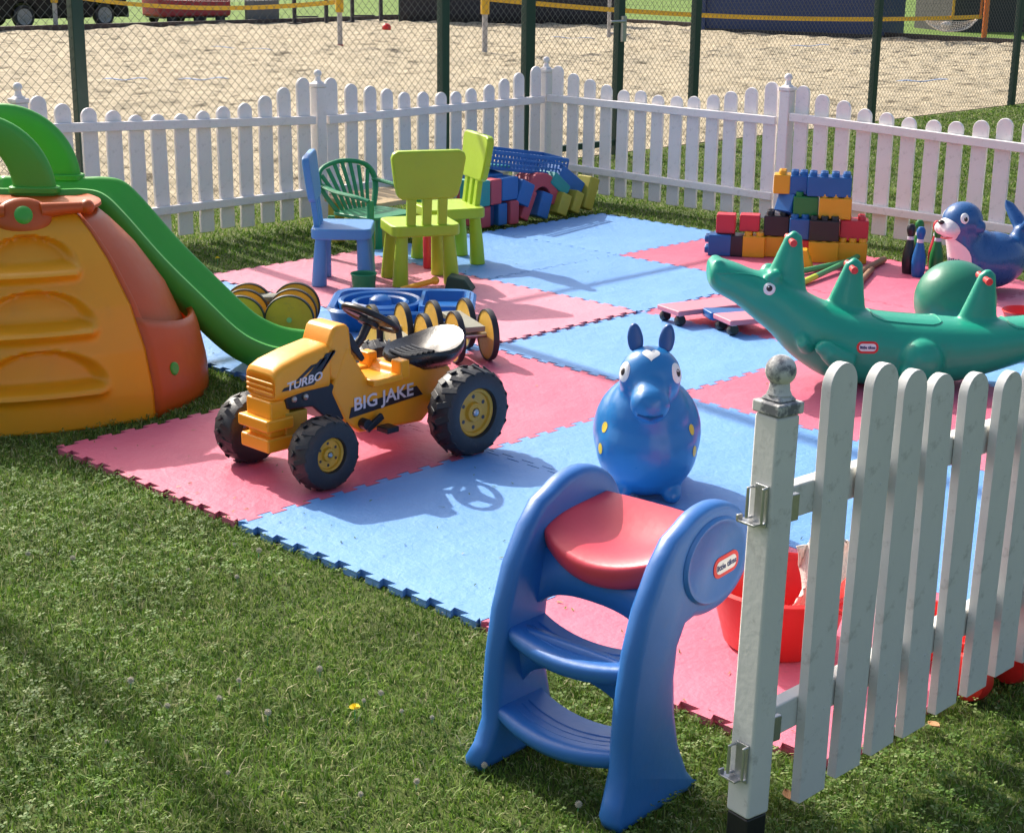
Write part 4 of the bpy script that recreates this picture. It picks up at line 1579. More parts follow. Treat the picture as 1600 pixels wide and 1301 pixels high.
t = brick('dark blue brick lying on its side at the left end of the low row', -0.150, -0.035, Z[0], 0.118, 0.12, 'brick_blue', P1, 0, studs=False)
for j in (0.03, 0.088):
    for k in (-0.03, 0.03):
        sb = MB()
        sb.lathe([(0.0205, 0), (0.0205, 0.020), (0.018, 0.024), (0, 0.024)], 16, X=Matrix.Translation((-0.057, k, j)) @ Matrix.Rotation(R(-90), 4, 'Y'))
        sb.build('stud', M['brick_blue'], t)
mb = MB()
mb.prism([(-0.055, 0), (0.055, 0), (0.018, 0.100), (-0.018, 0.100)], -0.045, 0.045, X=Matrix.Rotation(R(90), 4, 'X'))
o = mb.build('wedge_block', M['brick_yellow'], bevel=0.006)
o.location = (-0.11, 4.45, 0.022)
o.rotation_euler = (0, 0, math.atan2(BX.y, BX.x))
tag(o, 'yellow wedge-shaped block in front of the brick pile', 'toy block')

# ------------------------------------------------------------------ sticks
SG = 'wooden sticks lying behind the crocodile'


def stick(label, a, b, r, m, tip=None):
    a, b = Vector(a), Vector(b)
    t = thing('stick', label, 'stick', a, 0, SG)
    mb = MB()
    mb.tube([(0, 0, 0), (b - a) * 0.5, b - a], r, 10)
    mb.build('shaft', M[m], t, bevel=r * 0.25)
    if tip:
        d = (b - a)
        mb = MB()
        mb.tube([d * -0.001, d * 0.22], r * 1.06, 10)
        mb.build('painted_tip', M[tip], t)


stick('green stick lying farther back, behind the crocodile neck', (-0.02, 4.08, 0.038), (0.02, 4.70, 0.045), 0.015, 'stick_green')
stick('bright green stick with a lime yellow end behind the crocodile neck', (0.16, 4.05, 0.038), (0.02, 4.78, 0.062), 0.015, 'stick_green', 'stick_lime')
stick('longer brown stick lying by the middle crocodile fin', (0.27, 4.28, 0.040), (0.10, 4.90, 0.040), 0.018, 'stick_brown')
stick('shorter brown stick lying by the middle crocodile fin', (0.38, 4.20, 0.038), (0.20, 4.62, 0.038), 0.016, 'stick_brown')
mb = MB()
mb.lathe([(0, 0), (0.05, 0), (0.058, 0.012), (0.050, 0.028), (0, 0.03)], 24)
mb.lathe([(0, 0.028), (0.02, 0.028), (0.02, 0.05), (0, 0.052)], 16)
o = mb.build('stacking_disc', M['brick_blue'])
o.location = (0.63, 3.72, 0.022)
tag(o, 'small blue disc toy behind the second crocodile fin', 'toy')

# ------------------------------------------------------------------ roller boards
RG = 'salmon pink roller boards before the crocodile'


def roller_board(label, c, rz, L, W):
    t = thing('roller_board', label, 'roller board', (c[0], c[1], 0.022), rz, RG)
    mb = MB()
    mb.box((0, 0, 0.060), (L, W, 0.024))
    mb.build('deck', M['board_pink'], t, bevel=0.006)
    for sx in (1, -1):
        for sy in (1, -1):
            k = MB()
            k.lathe([(0, -0.017), (0.020, -0.017), (0.0235, -0.012), (0.0235, 0.012), (0.020, 0.017), (0, 0.017)], 18,
                    X=Matrix.Translation((sx * (L / 2 - 0.028), sy * (W / 2 - 0.028), 0.0235)) @ Matrix.Rotation(R(70), 4, 'X'))
            f = k.build('castor', M['rubber'], t)
            q = MB()
            q.box((sx * (L / 2 - 0.028), sy * (W / 2 - 0.028), 0.0465), (0.026, 0.026, 0.006))
            q.build('castor_plate', M['steel'], f)
    return t


roller_board('salmon pink roller board on black castors, the left one by the blue plate', (0.30, 3.14), R(74), 0.50, 0.17)
roller_board('salmon pink roller board on black castors, nearest the crocodile jaw', (0.60, 3.14), R(66), 0.46, 0.16)
mb = MB()
mb.prism(rrect(0.20, 0.12, 0.02), 0, 0.035)
o = mb.build('foot_plate', M['brick_blue'], bevel=0.006)
o.location = (0.43, 3.07, 0.055)
o.rotation_euler = (0, 0.06, R(60))
tag(o, 'flat blue plate wedged between the two salmon pink roller boards', 'plate')

# ------------------------------------------------------------------ red tub with netting, toy cart by the gate
t = thing('plastic_tub', 'bright red round plastic tub half hidden behind the latch post', 'tub', (2.575, 0.43, 0.022))
mb = MB()
mb.lathe([(0, 0.004), (0.118, 0.0), (0.130, 0.010), (0.168, 0.150), (0.181, 0.155), (0.184, 0.164), (0.172, 0.168), (0.161, 0.155), (0.124, 0.020), (0, 0.016)], 48)
mb.build('tub_body', M['red'], t)
for s in (1, -1):
    mb = MB()
    mb.tube(smooth_path([(s * 0.176, -0.05, 0.158), (s * 0.205, -0.04, 0.150), (s * 0.212, 0, 0.147), (s * 0.205, 0.04, 0.150), (s * 0.176, 0.05, 0.158)]), 0.007, 8)
    mb.build('handle', M['red'], t)
mb = MB()
rows = []
for i in range(20):
    u = i / 19
    row = []
    for k in range(16):
        v = -1 + 2 * k / 15
        wv = 0.075 * (1 - 0.55 * u) * (1 - 0.15 * math.sin(3 * u))
        row.append(Vector((0.105 + wv * v * 0.75 + 0.010 * math.sin(9 * u + 5 * v), 0.03 + wv * v * 0.7 - 0.05 * u + 0.012 * math.sin(7 * v + 6 * u),
                           0.262 - 0.145 * u + 0.03 * (1 - v * v) * (1 - u) + 0.008 * math.sin(11 * v + 13 * u))))
    rows.append(row)
mb.loft(rows, caps=False, closed=False)
o = mb.build('netting', M['net_white'], solid=0.004, angle=60)
o.location = (2.575, 0.43, 0.022)
tag(o, 'crumpled white netting sticking out of the red tub', 'netting')

t = thing('toy_cart', 'red toy cart with black axle lying just inside the picket panel', 'toy cart', (3.005, 0.60, 0.0), R(82))
for x in (0.075, -0.075):
    mb = MB()
    mb.lathe([(0, -0.026), (0.030, -0.026), (0.052, -0.020), (0.056, -0.008), (0.056, 0.008), (0.052, 0.020), (0.030, 0.026), (0, 0.026)], 26,
             X=Matrix.Translation((x, -0.04, 0.058)) @ Matrix.Rotation(R(90), 4, 'Y'))
    mb.build('wheel', M['red'], t)
mb = MB()
mb.tube([(-0.06, -0.04, 0.058), (0.06, -0.04, 0.058)], 0.016, 12)
mb.build('axle', M['black'], t)
mb = MB()
mb.loft([[Vector((a, b + 0.09, 0.05)) for a, b in rrect(0.12, 0.20, 0.03)], [Vector((a, b + 0.09, 0.13)) for a, b in rrect(0.16, 0.25, 0.03)],
         [Vector((a, b + 0.09, 0.13)) for a, b in rrect(0.145, 0.235, 0.025)], [Vector((a, b + 0.09, 0.065)) for a, b in rrect(0.105, 0.185, 0.025)]])
mb.build('cart_body', M['red'], t)

# ------------------------------------------------------------------ children's chairs
def mammut(label, x, y, rz, mat, group):
    t = thing('child_chair', label, 'child chair', (x, y, 0.022), rz, group)
    mb = MB()
    mb.prism(rrect(0.315, 0.345, 0.05), 0.245, 0.300)
    mb.build('seat', mat, t, bevel=0.010, seg=3)
    for sx in (1, -1):
        for sy in (1, -1):
            rings = []
            for z, r, f in ((0.0, 0.040, 1.0), (0.10, 0.036, 0.97), (0.25, 0.029, 0.90)):
                rings.append([Vector((sx * 0.120 * f + r * math.cos(2 * math.pi * k / 16), sy * 0.130 * f + r * math.sin(2 * math.pi * k / 16), z)) for k in range(16)])
            lg = MB()
            lg.loft(rings)
            lg.build('leg', mat, t, bevel=0.005, angle=50)
    lean = math.tan(R(7))
    X = Matrix.Translation((-0.128, 0, 0.285)) @ Matrix.Rotation(R(-7), 4, 'Y')
    for yy in (-0.078, 0, 0.078):
        s = MB()
        s.box((0, yy, 0.085), (0.030, 0.046, 0.19), X=X)
        s.build('back_slat', mat, t, bevel=0.006)
    s = MB()
    out = [(-0.125, 0.145), (-0.150, 0.160), (-0.166, 0.22), (-0.184, 0.345), (-0.176, 0.372), (-0.150, 0.383), (0.150, 0.383), (0.176, 0.372), (0.184, 0.345), (0.166, 0.22), (0.150, 0.160), (0.125, 0.145)]
    s.prism(out, -0.020, 0.020, X=X @ basis((0, 0, 0), (0, 1, 0), (0, 0, 1), (1, 0, 0)))
    s.build('backrest', mat, t, bevel=0.011, seg=3)
    return t


CG = 'plastic children chairs round the green garden chair'
mammut('lime green child chair seen from behind, nearer of the two lime chairs', -1.215, 2.735, R(152), M['lime'], CG)
mammut('lime green child chair seen from the side, beside the soft blocks', -1.50, 3.195, R(-114), M['lime'], CG)
bc = mammut('blue child chair seen from the side, on striped fence shadow', -1.452, 2.445, R(45), M['chair_blue'], CG)
bc.scale = (0.93, 0.93, 0.95)

t = thing('garden_armchair', 'small green slatted garden armchair between blue chair and lime chairs', 'garden chair', (-1.82, 2.965, 0.022), R(2))
t.scale = (1.08, 1.12, 0.90)
gm = M['armchair_green']
mb = MB()
mb.prism(rrect(0.31, 0.30, 0.05), 0.255, 0.275)
mb.build('seat', gm, t, bevel=0.006)
for sx, sy in ((1, 1), (1, -1), (-1, 1), (-1, -1)):
    lg = MB()
    lg.tube([(sx * 0.165, sy * 0.175, 0.0), (sx * 0.14, sy * 0.150, 0.25 if sx < 0 else 0.375)], [0.022, 0.019], 8, flat=0.7)
    lg.build('leg', gm, t, angle=50)
bx = lambda z: -0.135 - 0.10 * (z - 0.27) / 0.28
hoop = smooth_path([(bx(.27), -0.115, .27), (bx(.38), -0.165, .38), (bx(.46), -0.172, .46), (bx(.52), -0.125, .52), (bx(.545), 0, .545), (bx(.52), 0.125, .52), (bx(.46), 0.172, .46), (bx(.38), 0.165, .38), (bx(.27), 0.115, .27)], 5)
mb = MB()
mb.tube(hoop, 0.015, 8, flat=0.8)
mb.build('back_frame', gm, t)
for k in range(7):
    f = -1 + 2 * k / 6
    s = MB()
    ztop = 0.545 - 0.055 * f * f
    s.tube([(bx(.27), f * 0.080, .265), (bx(.40), f * 0.115, .40), (bx(ztop) + 0.002, f * 0.148, ztop - 0.01)], [0.011, 0.0125, 0.013], 6, flat=0.5)
    s.build('back_slat', gm, t)
for s in (1, -1):
    a = MB()
    a.tube(smooth_path([(bx(.43), s * 0.168, .425), (-0.06, s * 0.190, .405), (0.08, s * 0.192, .395), (0.150, s * 0.170, .375)], 5), 0.017, 8, flat=0.65)
    a.build('armrest', gm, t)

# ------------------------------------------------------------------ soft block pile in the corner
SB = 'soft foam blocks heaped along the fence'


def soft(label, y0, y1, z0, z1, dep, col, x=-1.99, tilt=0.0, lean=0.0):
    x, y0, y1 = x - 0.10, y0 + 0.045, y1 + 0.045 
    o = MB().box((0, 0, 0), (dep, y1 - y0, z1 - z0)).build('soft_block', M[col], bevel=0.010, seg=3)
    o.location = (x - dep / 2, (y0 + y1) / 2, (z0 + z1) / 2)
    o.rotation_euler = (R(tilt), R(lean), 0)
    tag(o, label, 'soft block', SB)


G0 = 0.022
soft('dark red soft block at the bottom left of the heap under the teal block', 3.985, 4.065, G0, 0.15, 0.16, 'soft_red')
soft('navy soft block in the bottom row beside the dark red one', 4.068, 4.125, G0, 0.148, 0.16, 'soft_navy', -2.02)
soft('blue upright soft block in the bottom row beside the navy one', 4.13, 4.205, G0, 0.155, 0.16, 'soft_blue')
soft('red upright soft block in the bottom row below the big blue blocks', 4.21, 4.285, G0, 0.165, 0.16, 'soft_red', -1.97)
soft('teal soft block at the left end of the heap, second row', 3.945, 4.04, 0.153, 0.305, 0.17, 'soft_teal', -1.97)
soft('red soft block in the second row beside the teal one', 4.045, 4.135, 0.156, 0.305, 0.30, 'soft_red', -1.97)
soft('big blue soft block in the second row beside the red one', 4.145, 4.285, 0.168, 0.305, 0.28, 'soft_blue', -1.98)
soft('tilted blue soft block leaning against the red arch', 4.285, 4.40, 0.125, 0.270, 0.17, 'soft_blue', -1.97, -24)
soft('tilted red soft slab leaning below the arch', 4.345, 4.415, 0.028, 0.215, 0.15, 'soft_red', -1.98, -26)
soft('tilted blue soft block standing inside the red arch', 4.475, 4.575, 0.028, 0.185, 0.15, 'soft_blue', -1.98, -20)
soft('teal soft slab sloping down over the yellow blocks', 4.60, 4.77, 0.175, 0.255, 0.16, 'soft_teal', -2.0, -38)
soft('big blue soft block leaning at the right end of the heap', 4.70, 4.94, 0.140, 0.270, 0.20, 'soft_blue', -2.04, -33)
soft('olive yellow soft block, left one below the teal slab', 4.635, 4.725, 0.030, 0.165, 0.14, 'soft_yellow', -1.96, -24)
soft('olive yellow soft block, middle one below the big blue block', 4.775, 4.85, 0.030, 0.165, 0.14, 'soft_yellow', -1.97, -24)
soft('olive yellow soft slab leaning upright at the right end of the heap', 4.93, 5.02, 0.030, 0.235, 0.12, 'soft_yellow', -2.0, -20)
soft('flat blue soft mat lying on top of the heap at the left', 3.97, 4.24, 0.307, 0.345, 0.30, 'soft_blue', -2.06, 0, 10)
soft('thin pale teal soft sheet sticking out below the blue basket', 4.12, 4.32, 0.352, 0.368, 0.20, 'soft_teal', -2.08, -6)
mb = MB()
pts = [(0.17 * math.cos(R(a)), 0.185 * math.sin(R(a))) for a in range(0, 181, 12)] + [(0.085 * math.cos(R(a)), 0.10 * math.sin(R(a))) for a in range(180, -1, -12)]
mb.prism(pts, -0.08, 0.08, X=basis((0, 0, 0), (0, 1, 0), (0, 0, 1), (1, 0, 0)))
o = mb.build('soft_arch', M['soft_red'], bevel=0.008)
o.location = (-2.19, 4.565, 0.115)
o.rotation_euler = (R(-10), 0, 0)
tag(o, 'pinkish red soft arch block in the middle of the heap', 'soft block', SB)

t = thing('storage_basket', 'dark blue perforated plastic basket lying tilted on the soft blocks', 'basket', (-2.28, 4.53, 0.362), 0, None)
t.rotation_euler = (R(5), R(9), R(90))
W, D, HH = 0.66, 0.22, 0.095
for nm, c, ax, ay, w, h in (('side_wall', (0, -D / 2, 0), (1, 0, 0), (0, 0, 1), W, HH), ('side_wall', (0, D / 2, 0), (1, 0, 0), (0, 0, 1), W, HH),
                            ('end_wall', (-W / 2, 0, 0), (0, 1, 0), (0, 0, 1), D, HH), ('end_wall', (W / 2, 0, 0), (0, 1, 0), (0, 0, 1), D, HH),
                            ('base_grid', (0, 0, -HH / 2), (1, 0, 0), (0, 1, 0), W, D)):
    ax, ay = Vector(ax), Vector(ay)
    mb = MB()
    X = basis(c, ax, ay, ax.cross(ay))
    nx, ny = max(4, round(w / 0.032)), max(3, round(h / 0.030))
    for i in range(nx + 1):
        mb.box((-w / 2 + w * i / nx, 0, 0), (0.011, h, 0.005), X=X)
    for i in range(ny + 1):
        e = i in (0, ny)
        mb.box((0, -h / 2 + h * i / ny, 0.0005), (w, 0.020 if e else 0.010, 0.009 if e else 0.0062), X=X)
    mb.build(nm, M['soft_blue'], t)

# ------------------------------------------------------------------ blue activity tray with round track
t = thing('activity_tray', 'blue plastic play tray with a round track and a square basin', 'play tray', (-0.60, 2.07, 0.022), math.atan2(0.697, 0.717))
bm_ = M['tray_blue']
mb = MB()
W2, D2 = 0.31, 0.245


def tray_ring(k, z, e=0.0):
    return [Vector((a, b, z)) for a, b in rrect(2 * (W2 - k), 2 * (D2 - k), 0.10 - k * 0.5 if e == 0 else e, 6)]


mb.loft([tray_ring(0.02, 0.0), tray_ring(0.0, 0.075), tray_ring(-0.012, 0.088), tray_ring(0.0, 0.098), tray_ring(0.022, 0.094), tray_ring(0.034, 0.060), tray_ring(0.038, 0.056)], caps=True)
tray = mb.build('tray_body', bm_, t)
for r, h in ((0.175, 0.095), (0.115, 0.088)):
    k = MB()
    k.lathe([(r + 0.018, 0.05), (r + 0.012, h), (r, h + 0.006), (r - 0.012, h), (r - 0.018, 0.05)], 40, X=Matrix.Translation((-0.10, 0.0, 0)))
    k.build('track_wall', bm_, t)
k = MB()
k.lathe([(0.055, 0.05), (0.048, 0.10), (0.03, 0.115), (0, 0.118)], 24, X=Matrix.Translation((-0.10, 0, 0)))
k.build('island', bm_, t)
k = MB()
o4 = [[Vector((0.185 + a, 0.02 + b, z)) for a, b in rrect(w, d, 0.02, 3)] for w, d, z in ((0.225, 0.36, 0.05), (0.215, 0.35, 0.102), (0.185, 0.32, 0.102), (0.155, 0.28, 0.06))]
k.loft(o4)
k.build('basin', bm_, t)

# ------------------------------------------------------------------ pedal rollers with yellow wheels
PG2 = 'wooden pedal rollers with yellow disc wheels'


def pedal_roller(label, x, y, rz, offs, gap, boards):
    """local y = axle direction, local x = from one axle to the other"""
    t = thing('pedal_roller', label, 'pedal roller', (x, y, 0.022), rz, PG2)
    rad = 0.104
    for sx in (0, 1):
        for k, yy in enumerate(offs):
            X = Matrix.Translation((sx * gap, yy + 0.018 * sx, rad)) @ Matrix.Rotation(R(-90), 4, 'X')
            w = MB()
            w.lathe([(0, -0.0095), (rad - 0.006, -0.0095), (rad - 0.006, 0.0095), (0, 0.0095)], 44, X=X)
            wo = w.build('wheel', M['wood_pale' if (sx == 0 and k == 3) else 'wood_yellow'], t, angle=35)
            q = MB()
            q.lathe([(rad - 0.0065, -0.012), (rad - 0.001, -0.012), (rad, -0.006), (rad, 0.006), (rad - 0.001, 0.012), (rad - 0.0065, 0.012), (rad - 0.0065, -0.012)], 44, X=X)
            q.build('rubber_rim', M['rubber'], wo)
        a = MB()
        a.tube([(sx * gap, offs[0] + 0.002, rad), (sx * gap, offs[-1] + 0.016, rad)], 0.011, 10)
        a.build('axle', M['steel'], t)
    for yy, dz in boards:
        b = MB()
        b.box((gap / 2, yy, rad + dz), (gap + 0.09, 0.085, 0.022))
        b.build('step_board', M['wood_grey'], t, bevel=0.004)
    return t


pedal_roller('pedal roller with six yellow wheels behind the green slide end', -0.72, 1.555, math.atan2(-0.30, -0.95) + R(28), [-0.10, 0.03, 0.16], 0.20, [(-0.035, 0.05), (0.095, -0.015)])
pedal_roller('pedal roller with yellow wheels behind the black tractor seat', 0.145, 1.86, math.atan2(0.42, -0.91) , [-0.0, 0.14, 0.27, 0.40], 0.22, [(0.07, 0.035), (0.335, -0.02)])

# ------------------------------------------------------------------ little toys on the mats
mb = MB()
mb.lathe([(0, 0), (0.048, 0), (0.052, 0.004), (0.060, 0.090), (0.064, 0.094), (0.062, 0.099), (0.056, 0.094), (0.046, 0.01), (0, 0.008)], 28)
o = mb.build('toy_bucket', M['armchair_green'])
o.location = (-1.17, 2.33, 0.022)
tag(o, 'small green toy bucket by the legs of the blue chair', 'toy bucket')
mb = MB()
mb.lathe([(0, 0), (0.022, 0), (0.026, 0.01), (0.026, 0.165), (0.020, 0.178), (0, 0.180)], 20)
o = mb.build('toy_bottle', M['brick_red'])
o.location = (-1.42, 2.98, 0.022)
tag(o, 'red cylinder toy standing behind the nearer lime chair', 'toy')
mb = MB()
mb.tube([(0, 0, 0.014), (0.16, 0.03, 0.05)], 0.014, 8)
mb.ball((0.165, 0.031, 0.051), 0.021, 12)
o = mb.build('toy_rattle', M['brick_yellow'])
o.location = (-1.06, 2.47, 0.022)
o.rotation_euler = (0, 0, R(50))
tag(o, 'orange-yellow stick toy behind the blue tray', 'toy')
mb = MB()
mb.prism([(-0.07, 0), (0.07, 0), (0.03, 0.055), (-0.055, 0.07)], -0.05, 0.05, X=Matrix.Rotation(R(90), 4, 'X'))
o = mb.build('wedge_block', plastic('dark_green_foam', (0.02, 0.06, 0.035), 0.6, 0.2, 10, 0.2), bevel=0.008)
o.location = (-0.93, 2.74, 0.022)
o.rotation_euler = (0, 0, R(35))
tag(o, 'dark green wedge block by the right leg of the nearer lime chair', 'toy block')
t = thing('toddler_table', 'low tan toddler table with yellow legs behind the green armchair', 'child table', (-2.28, 3.40, 0.0), R(8))
mb = MB()
mb.prism(rrect(0.42, 0.52, 0.05), 0.235, 0.262)
mb.build('table_top', plastic('tan_table', (0.48, 0.34, 0.17), 0.5, 0.1, 8, 0.1), t, bevel=0.006)
for sx in (1, -1):
    for sy in (1, -1):
        lg = MB()
        lg.box((sx * 0.15, sy * 0.20, 0.118), (0.075, 0.075, 0.235), taper=0.85)
        lg.build('leg', M['soft_yellow'], t, bevel=0.008)
mb = MB()
mb.lathe([(0, 0.0), (0.055, 0.0), (0.075, 0.02), (0.095, 0.07), (0.10, 0.075), (0.098, 0.08), (0.088, 0.07), (0.06, 0.015), (0, 0.012)], 32)
o = mb.build('toy_bowl', M['red'])
o.location = (1.36, 4.02, 0.022)
tag(o, 'red plastic bowl in the shade right of the green ball', 'bowl')

# ================================================================== beyond the court fence
fl = MB()
fl.add([(-158, -39, 0.004), (-22.65, -39, 0.004), (-22.65, 25.05, 0.004), (-158, 25.05, 0.004)], [(0, 1, 2, 3)])
fl.add([(-158, 25.05, 0.004), (-4.5, 25.05, 0.004), (-4.5, 168, 0.004), (-158, 168, 0.004)], [(0, 1, 2, 3)])
struct(fl.build('far_lawn', two_tone('far_grass', (0.085, 0.15, 0.022), (0.16, 0.25, 0.045), 1.1, 0.9, (0.3, 0.7), 0.5, 0.05), angle=0))
for a, b, lb in (((-22.62, -8), (-22.62, 25.0), 'dark timber edging along the car side of the sand court'),
                 ((-22.6, 25.0), (-4.1, 25.0), 'dark timber edging along the far end of the sand court')):
    a, b = Vector(a), Vector(b)
    mb = MB()
    mb.box((0, 0, 0.06), ((b - a).length, 0.10, 0.12))
    o = mb.build('timber_edging', M['timber'], bevel=0.01)
    c = (a + b) / 2
    o.location = (c.x, c.y, 0)
    o.rotation_euler = (0, 0, math.atan2((b - a).y, (b - a).x))
    tag(o, lb, 'edging')

# parked car, seen between the fence posts
car = thing('parked_car', 'black parked car beyond the sand court at the far left', 'car', (-24.25, 14.12, 0.004), R(90))
S = 0.665
mb = MB()
prof = [(-2.05, 0.30), (-2.12, 0.62), (-2.02, 0.98), (-1.75, 1.08), (-1.30, 1.62), (-0.9, 1.70), (0.25, 1.68), (0.55, 1.58), (1.10, 1.10), (1.75, 0.98), (2.08, 0.78), (2.15, 0.45), (2.08, 0.26)]
for cx in (1.30,):
    prof += [(cx + 0.38 * math.cos(R(a)), 0.33 + 0.38 * math.sin(R(a))) for a in range(-10, 191, 20)]
prof += [(-1.30 + 0.38 * math.cos(R(a)), 0.33 + 0.38 * math.sin(R(a))) for a in range(-10, 191, 20)]
mb.prism([(x * S, z * S) for x, z in prof], -0.86 * S, 0.86 * S, X=XZ)
mb.build('body', M['car_black'], car, bevel=0.04)
for s in (1, -1):
    for pts in ([(-1.62, 1.08), (-1.26, 1.54), (-0.55, 1.60), (-0.55, 1.08)], [(-0.45, 1.08), (-0.45, 1.60), (0.22, 1.60), (0.48, 1.50), (0.95, 1.08)]):
        g = MB()
        g.prism([(x * S, z * S) for x, z in pts], 0, 0.006, X=basis((0, s * 0.862 * S, 0), (1, 0, 0), (0, 0, 1), (0, s, 0)))
        g.build('side_window', M['glass'], car)
    for x, nm in ((-0.5, 'door'), (0.45, 'door')):
        g = MB()
        g.box(((x + 0.02) * S, s * 0.863 * S, 0.70 * S), (0.88 * S, 0.012, 0.70 * S))
        d = g.build('door', M['car_black'], car, bevel=0.004)
        h = MB()
        h.box(((x - 0.28) * S, s * 0.878 * S, 0.90 * S), (0.16 * S, 0.02, 0.035 * S))
        h.build('handle', M['alloy'], d)
    for x in (-1.30, 1.30):
        X = Matrix.Translation((x * S, s * 0.78 * S, 0.325 * S)) @ Matrix.Rotation(R(-90 * s), 4, 'X')
        w = MB()
        w.lathe([(0, -0.07), (0.20, -0.07), (0.215, -0.04), (0.215, 0.05), (0.195, 0.068), (0.15, 0.06), (0, 0.05)], 28, X=X)
        wo = w.build('wheel', M['rubber'], car)
        h = MB()
        h.lathe([(0.155, 0.058), (0.15, 0.072), (0.13, 0.066), (0.05, 0.060), (0.03, 0.072), (0, 0.074)], 24, X=X)
        for k in range(5):
            h.box((0.085, 0, 0.070), (0.12, 0.035, 0.014), X=X @ Matrix.Rotation(2 * math.pi * k / 5, 4, 'Z'))
        h.build('rim', M['alloy'], wo)
for s in (1, -1):
    g = MB()
    g.ball((2.07 * S, s * 0.62 * S, 0.72 * S), (0.06, 0.12, 0.07), 14)
    g.build('headlight', M['eye_white'], car)
g = MB()
g.box((2.13 * S, 0, 0.36 * S), (0.10 * S, 1.6 * S, 0.22 * S))
g.build('bumper', M['panel_grey'], car, bevel=0.02)

t = thing('covered_trailer', 'trailer under a red tarpaulin beside the black car', 'trailer', (-23.75, 16.95, 0.004), R(84))
mb = MB()
mb.prism(rrect(1.62, 0.9, 0.12), 0.16, 0.75)
mb.build('tarpaulin', M['tarp_red'], t, bevel=0.05)
for x in (-0.55, 0.05, 0.55):
    for s in (1, -1):
        g = MB()
        g.lathe([(0, -0.03), (0.10, -0.03), (0.115, 0), (0.10, 0.03), (0, 0.03)], 20, X=Matrix.Translation((x, s * 0.38, 0.115)) @ Matrix.Rotation(R(90), 4, 'X'))
        g.build('wheel', M['rubber'], t)
mb = MB()
mb.box((0, 0, 0.15), (1.5, 0.7, 0.04))
mb.build('frame', M['black'], t)
o = MB().box((0, 0, 0.40), (0.78, 0.10, 0.72)).build('noticeboard', M['panel_grey'], bevel=0.01)
o.location = (-22.95, 18.25, 0.004)
o.rotation_euler = (0, 0, R(86))
tag(o, 'plain grey panel standing between red trailer and black barrier', 'panel')

BGR = 'black barrier posts beyond the sand court'
for (x, y), lb in (((-22.35, 18.62), 'black barrier post nearest the grey panel'), ((-21.85, 19.05), 'black barrier post second from the grey panel'),
                   ((-22.15, 20.0), 'black barrier post third from the grey panel'), ((-21.95, 20.62), 'black barrier post next to the dark windbreak')):
    t = thing('barrier_post', lb, 'barrier post', (x, y, 0.004), R(70), BGR)
    mb = MB()
    mb.box((0, 0, 0.45), (0.07, 0.07, 0.9))
    mb.build('upright', M['screen_dark'], t, bevel=0.006)
    mb = MB()
    mb.box((0.0, 0, 0.02), (0.30, 0.14, 0.04))
    mb.build('foot', M['screen_dark'], t, bevel=0.006)
    mb = MB()
    mb.tube([(0.04, 0, 0.16), (0.50, 0, 0.16)], 0.016, 8)
    mb.tube([(0.04, 0, 0.62), (0.50, 0, 0.62)], 0.016, 8)
    mb.build('cross_bar', M['screen_dark'], t)

t = thing('windbreak_fence', 'long dark windbreak screen fence at the far edge of the sand court', 'fence', (-21.74, 20.97, 0.0), math.atan2(2.95, 3.5))
L = math.hypot(3.5, 2.95)
mb = MB()
rows = []
for i in range(41):
    x = L * i / 40
    rows.append([Vector((x, 0.02 * math.sin(3.1 * x + 0.7 * k), 0.03 + 1.75 * k / 8)) for k in range(9)])
mb.loft(rows, caps=False, closed=False)
mb.build('screen_cloth', M['screen_dark'], t, solid=0.004)
for i in range(5):
    g = MB()
    g.tube([(L * i / 4, 0.06, 0), (L * i / 4, 0.06, 1.85)], 0.035, 10)
    g.build('post', M['green_post'], t)

t = thing('shipping_container', 'dark blue corrugated container at the far end of the sand court', 'container', (-14.1, 24.85, 0.0), math.atan2(0.75, 3.1))
mb = MB()
pts = []
for i in range(34):
    x = -1.75 + 3.5 * i / 33
    pts.append((x, -0.85 + (0.03 if (i // 1) % 2 else 0.0)))
pts += [(1.75, 0.85), (-1.75, 0.85)]
mb.prism(pts, 0.06, 1.7)
mb.build('container_body', M['box_blue'], t)
for x in (-1.78, 1.78):
    g = MB()
    g.box((x, -0.86, 0.86), (0.09, 0.09, 1.72))
    g.build('corner_post', M['box_blue'], t, bevel=0.01)
mb = MB()
mb.box((0, -0.86, 0.05), (3.5, 0.08, 0.10))
mb.build('bottom_rail', M['screen_dark'], t, bevel=0.01)

t = thing('clad_shed', 'dark vertically clad shed with pale window at the far right', 'shed', (-12.6, 30.6, 0.0), math.atan2(2.8, 1.9))
mb = MB()
pts = []
for i in range(30):
    x = -1.9 + 3.8 * i / 29
    pts.append((x, -0.9 + (0.025 if i % 2 else 0)))
pts += [(1.9, 0.9), (-1.9, 0.9)]
mb.prism(pts, 0.0, 2.1)
mb.build('cladding', M['shed_dark'], t)
g = MB()
g.box((1.12, -0.91, 0.80), (0.46, 0.05, 0.72))
fo = g.build('window_frame', M['pole_grey'], t, bevel=0.008)
g = MB()
g.box((1.12, -0.938, 0.80), (0.36, 0.012, 0.62))
g.build('pane', plastic('pale_pane', (0.42, 0.47, 0.46), 0.15, 0.2, 4, 0), fo)
mb = MB()
mb.prism([(-2.1, -1.15), (2.1, -1.15), (2.1, 1.1), (-2.1, 1.1)], 2.1, 2.2)
mb.build('roof', M['panel_grey'], t, bevel=0.02)


def catenary(a, b, sag, n=22):
    a, b = Vector(a), Vector(b)
    return [a.lerp(b, i / n) - Vector((0, 0, sag * 4 * (i / n) * (1 - i / n))) for i in range(n + 1)]


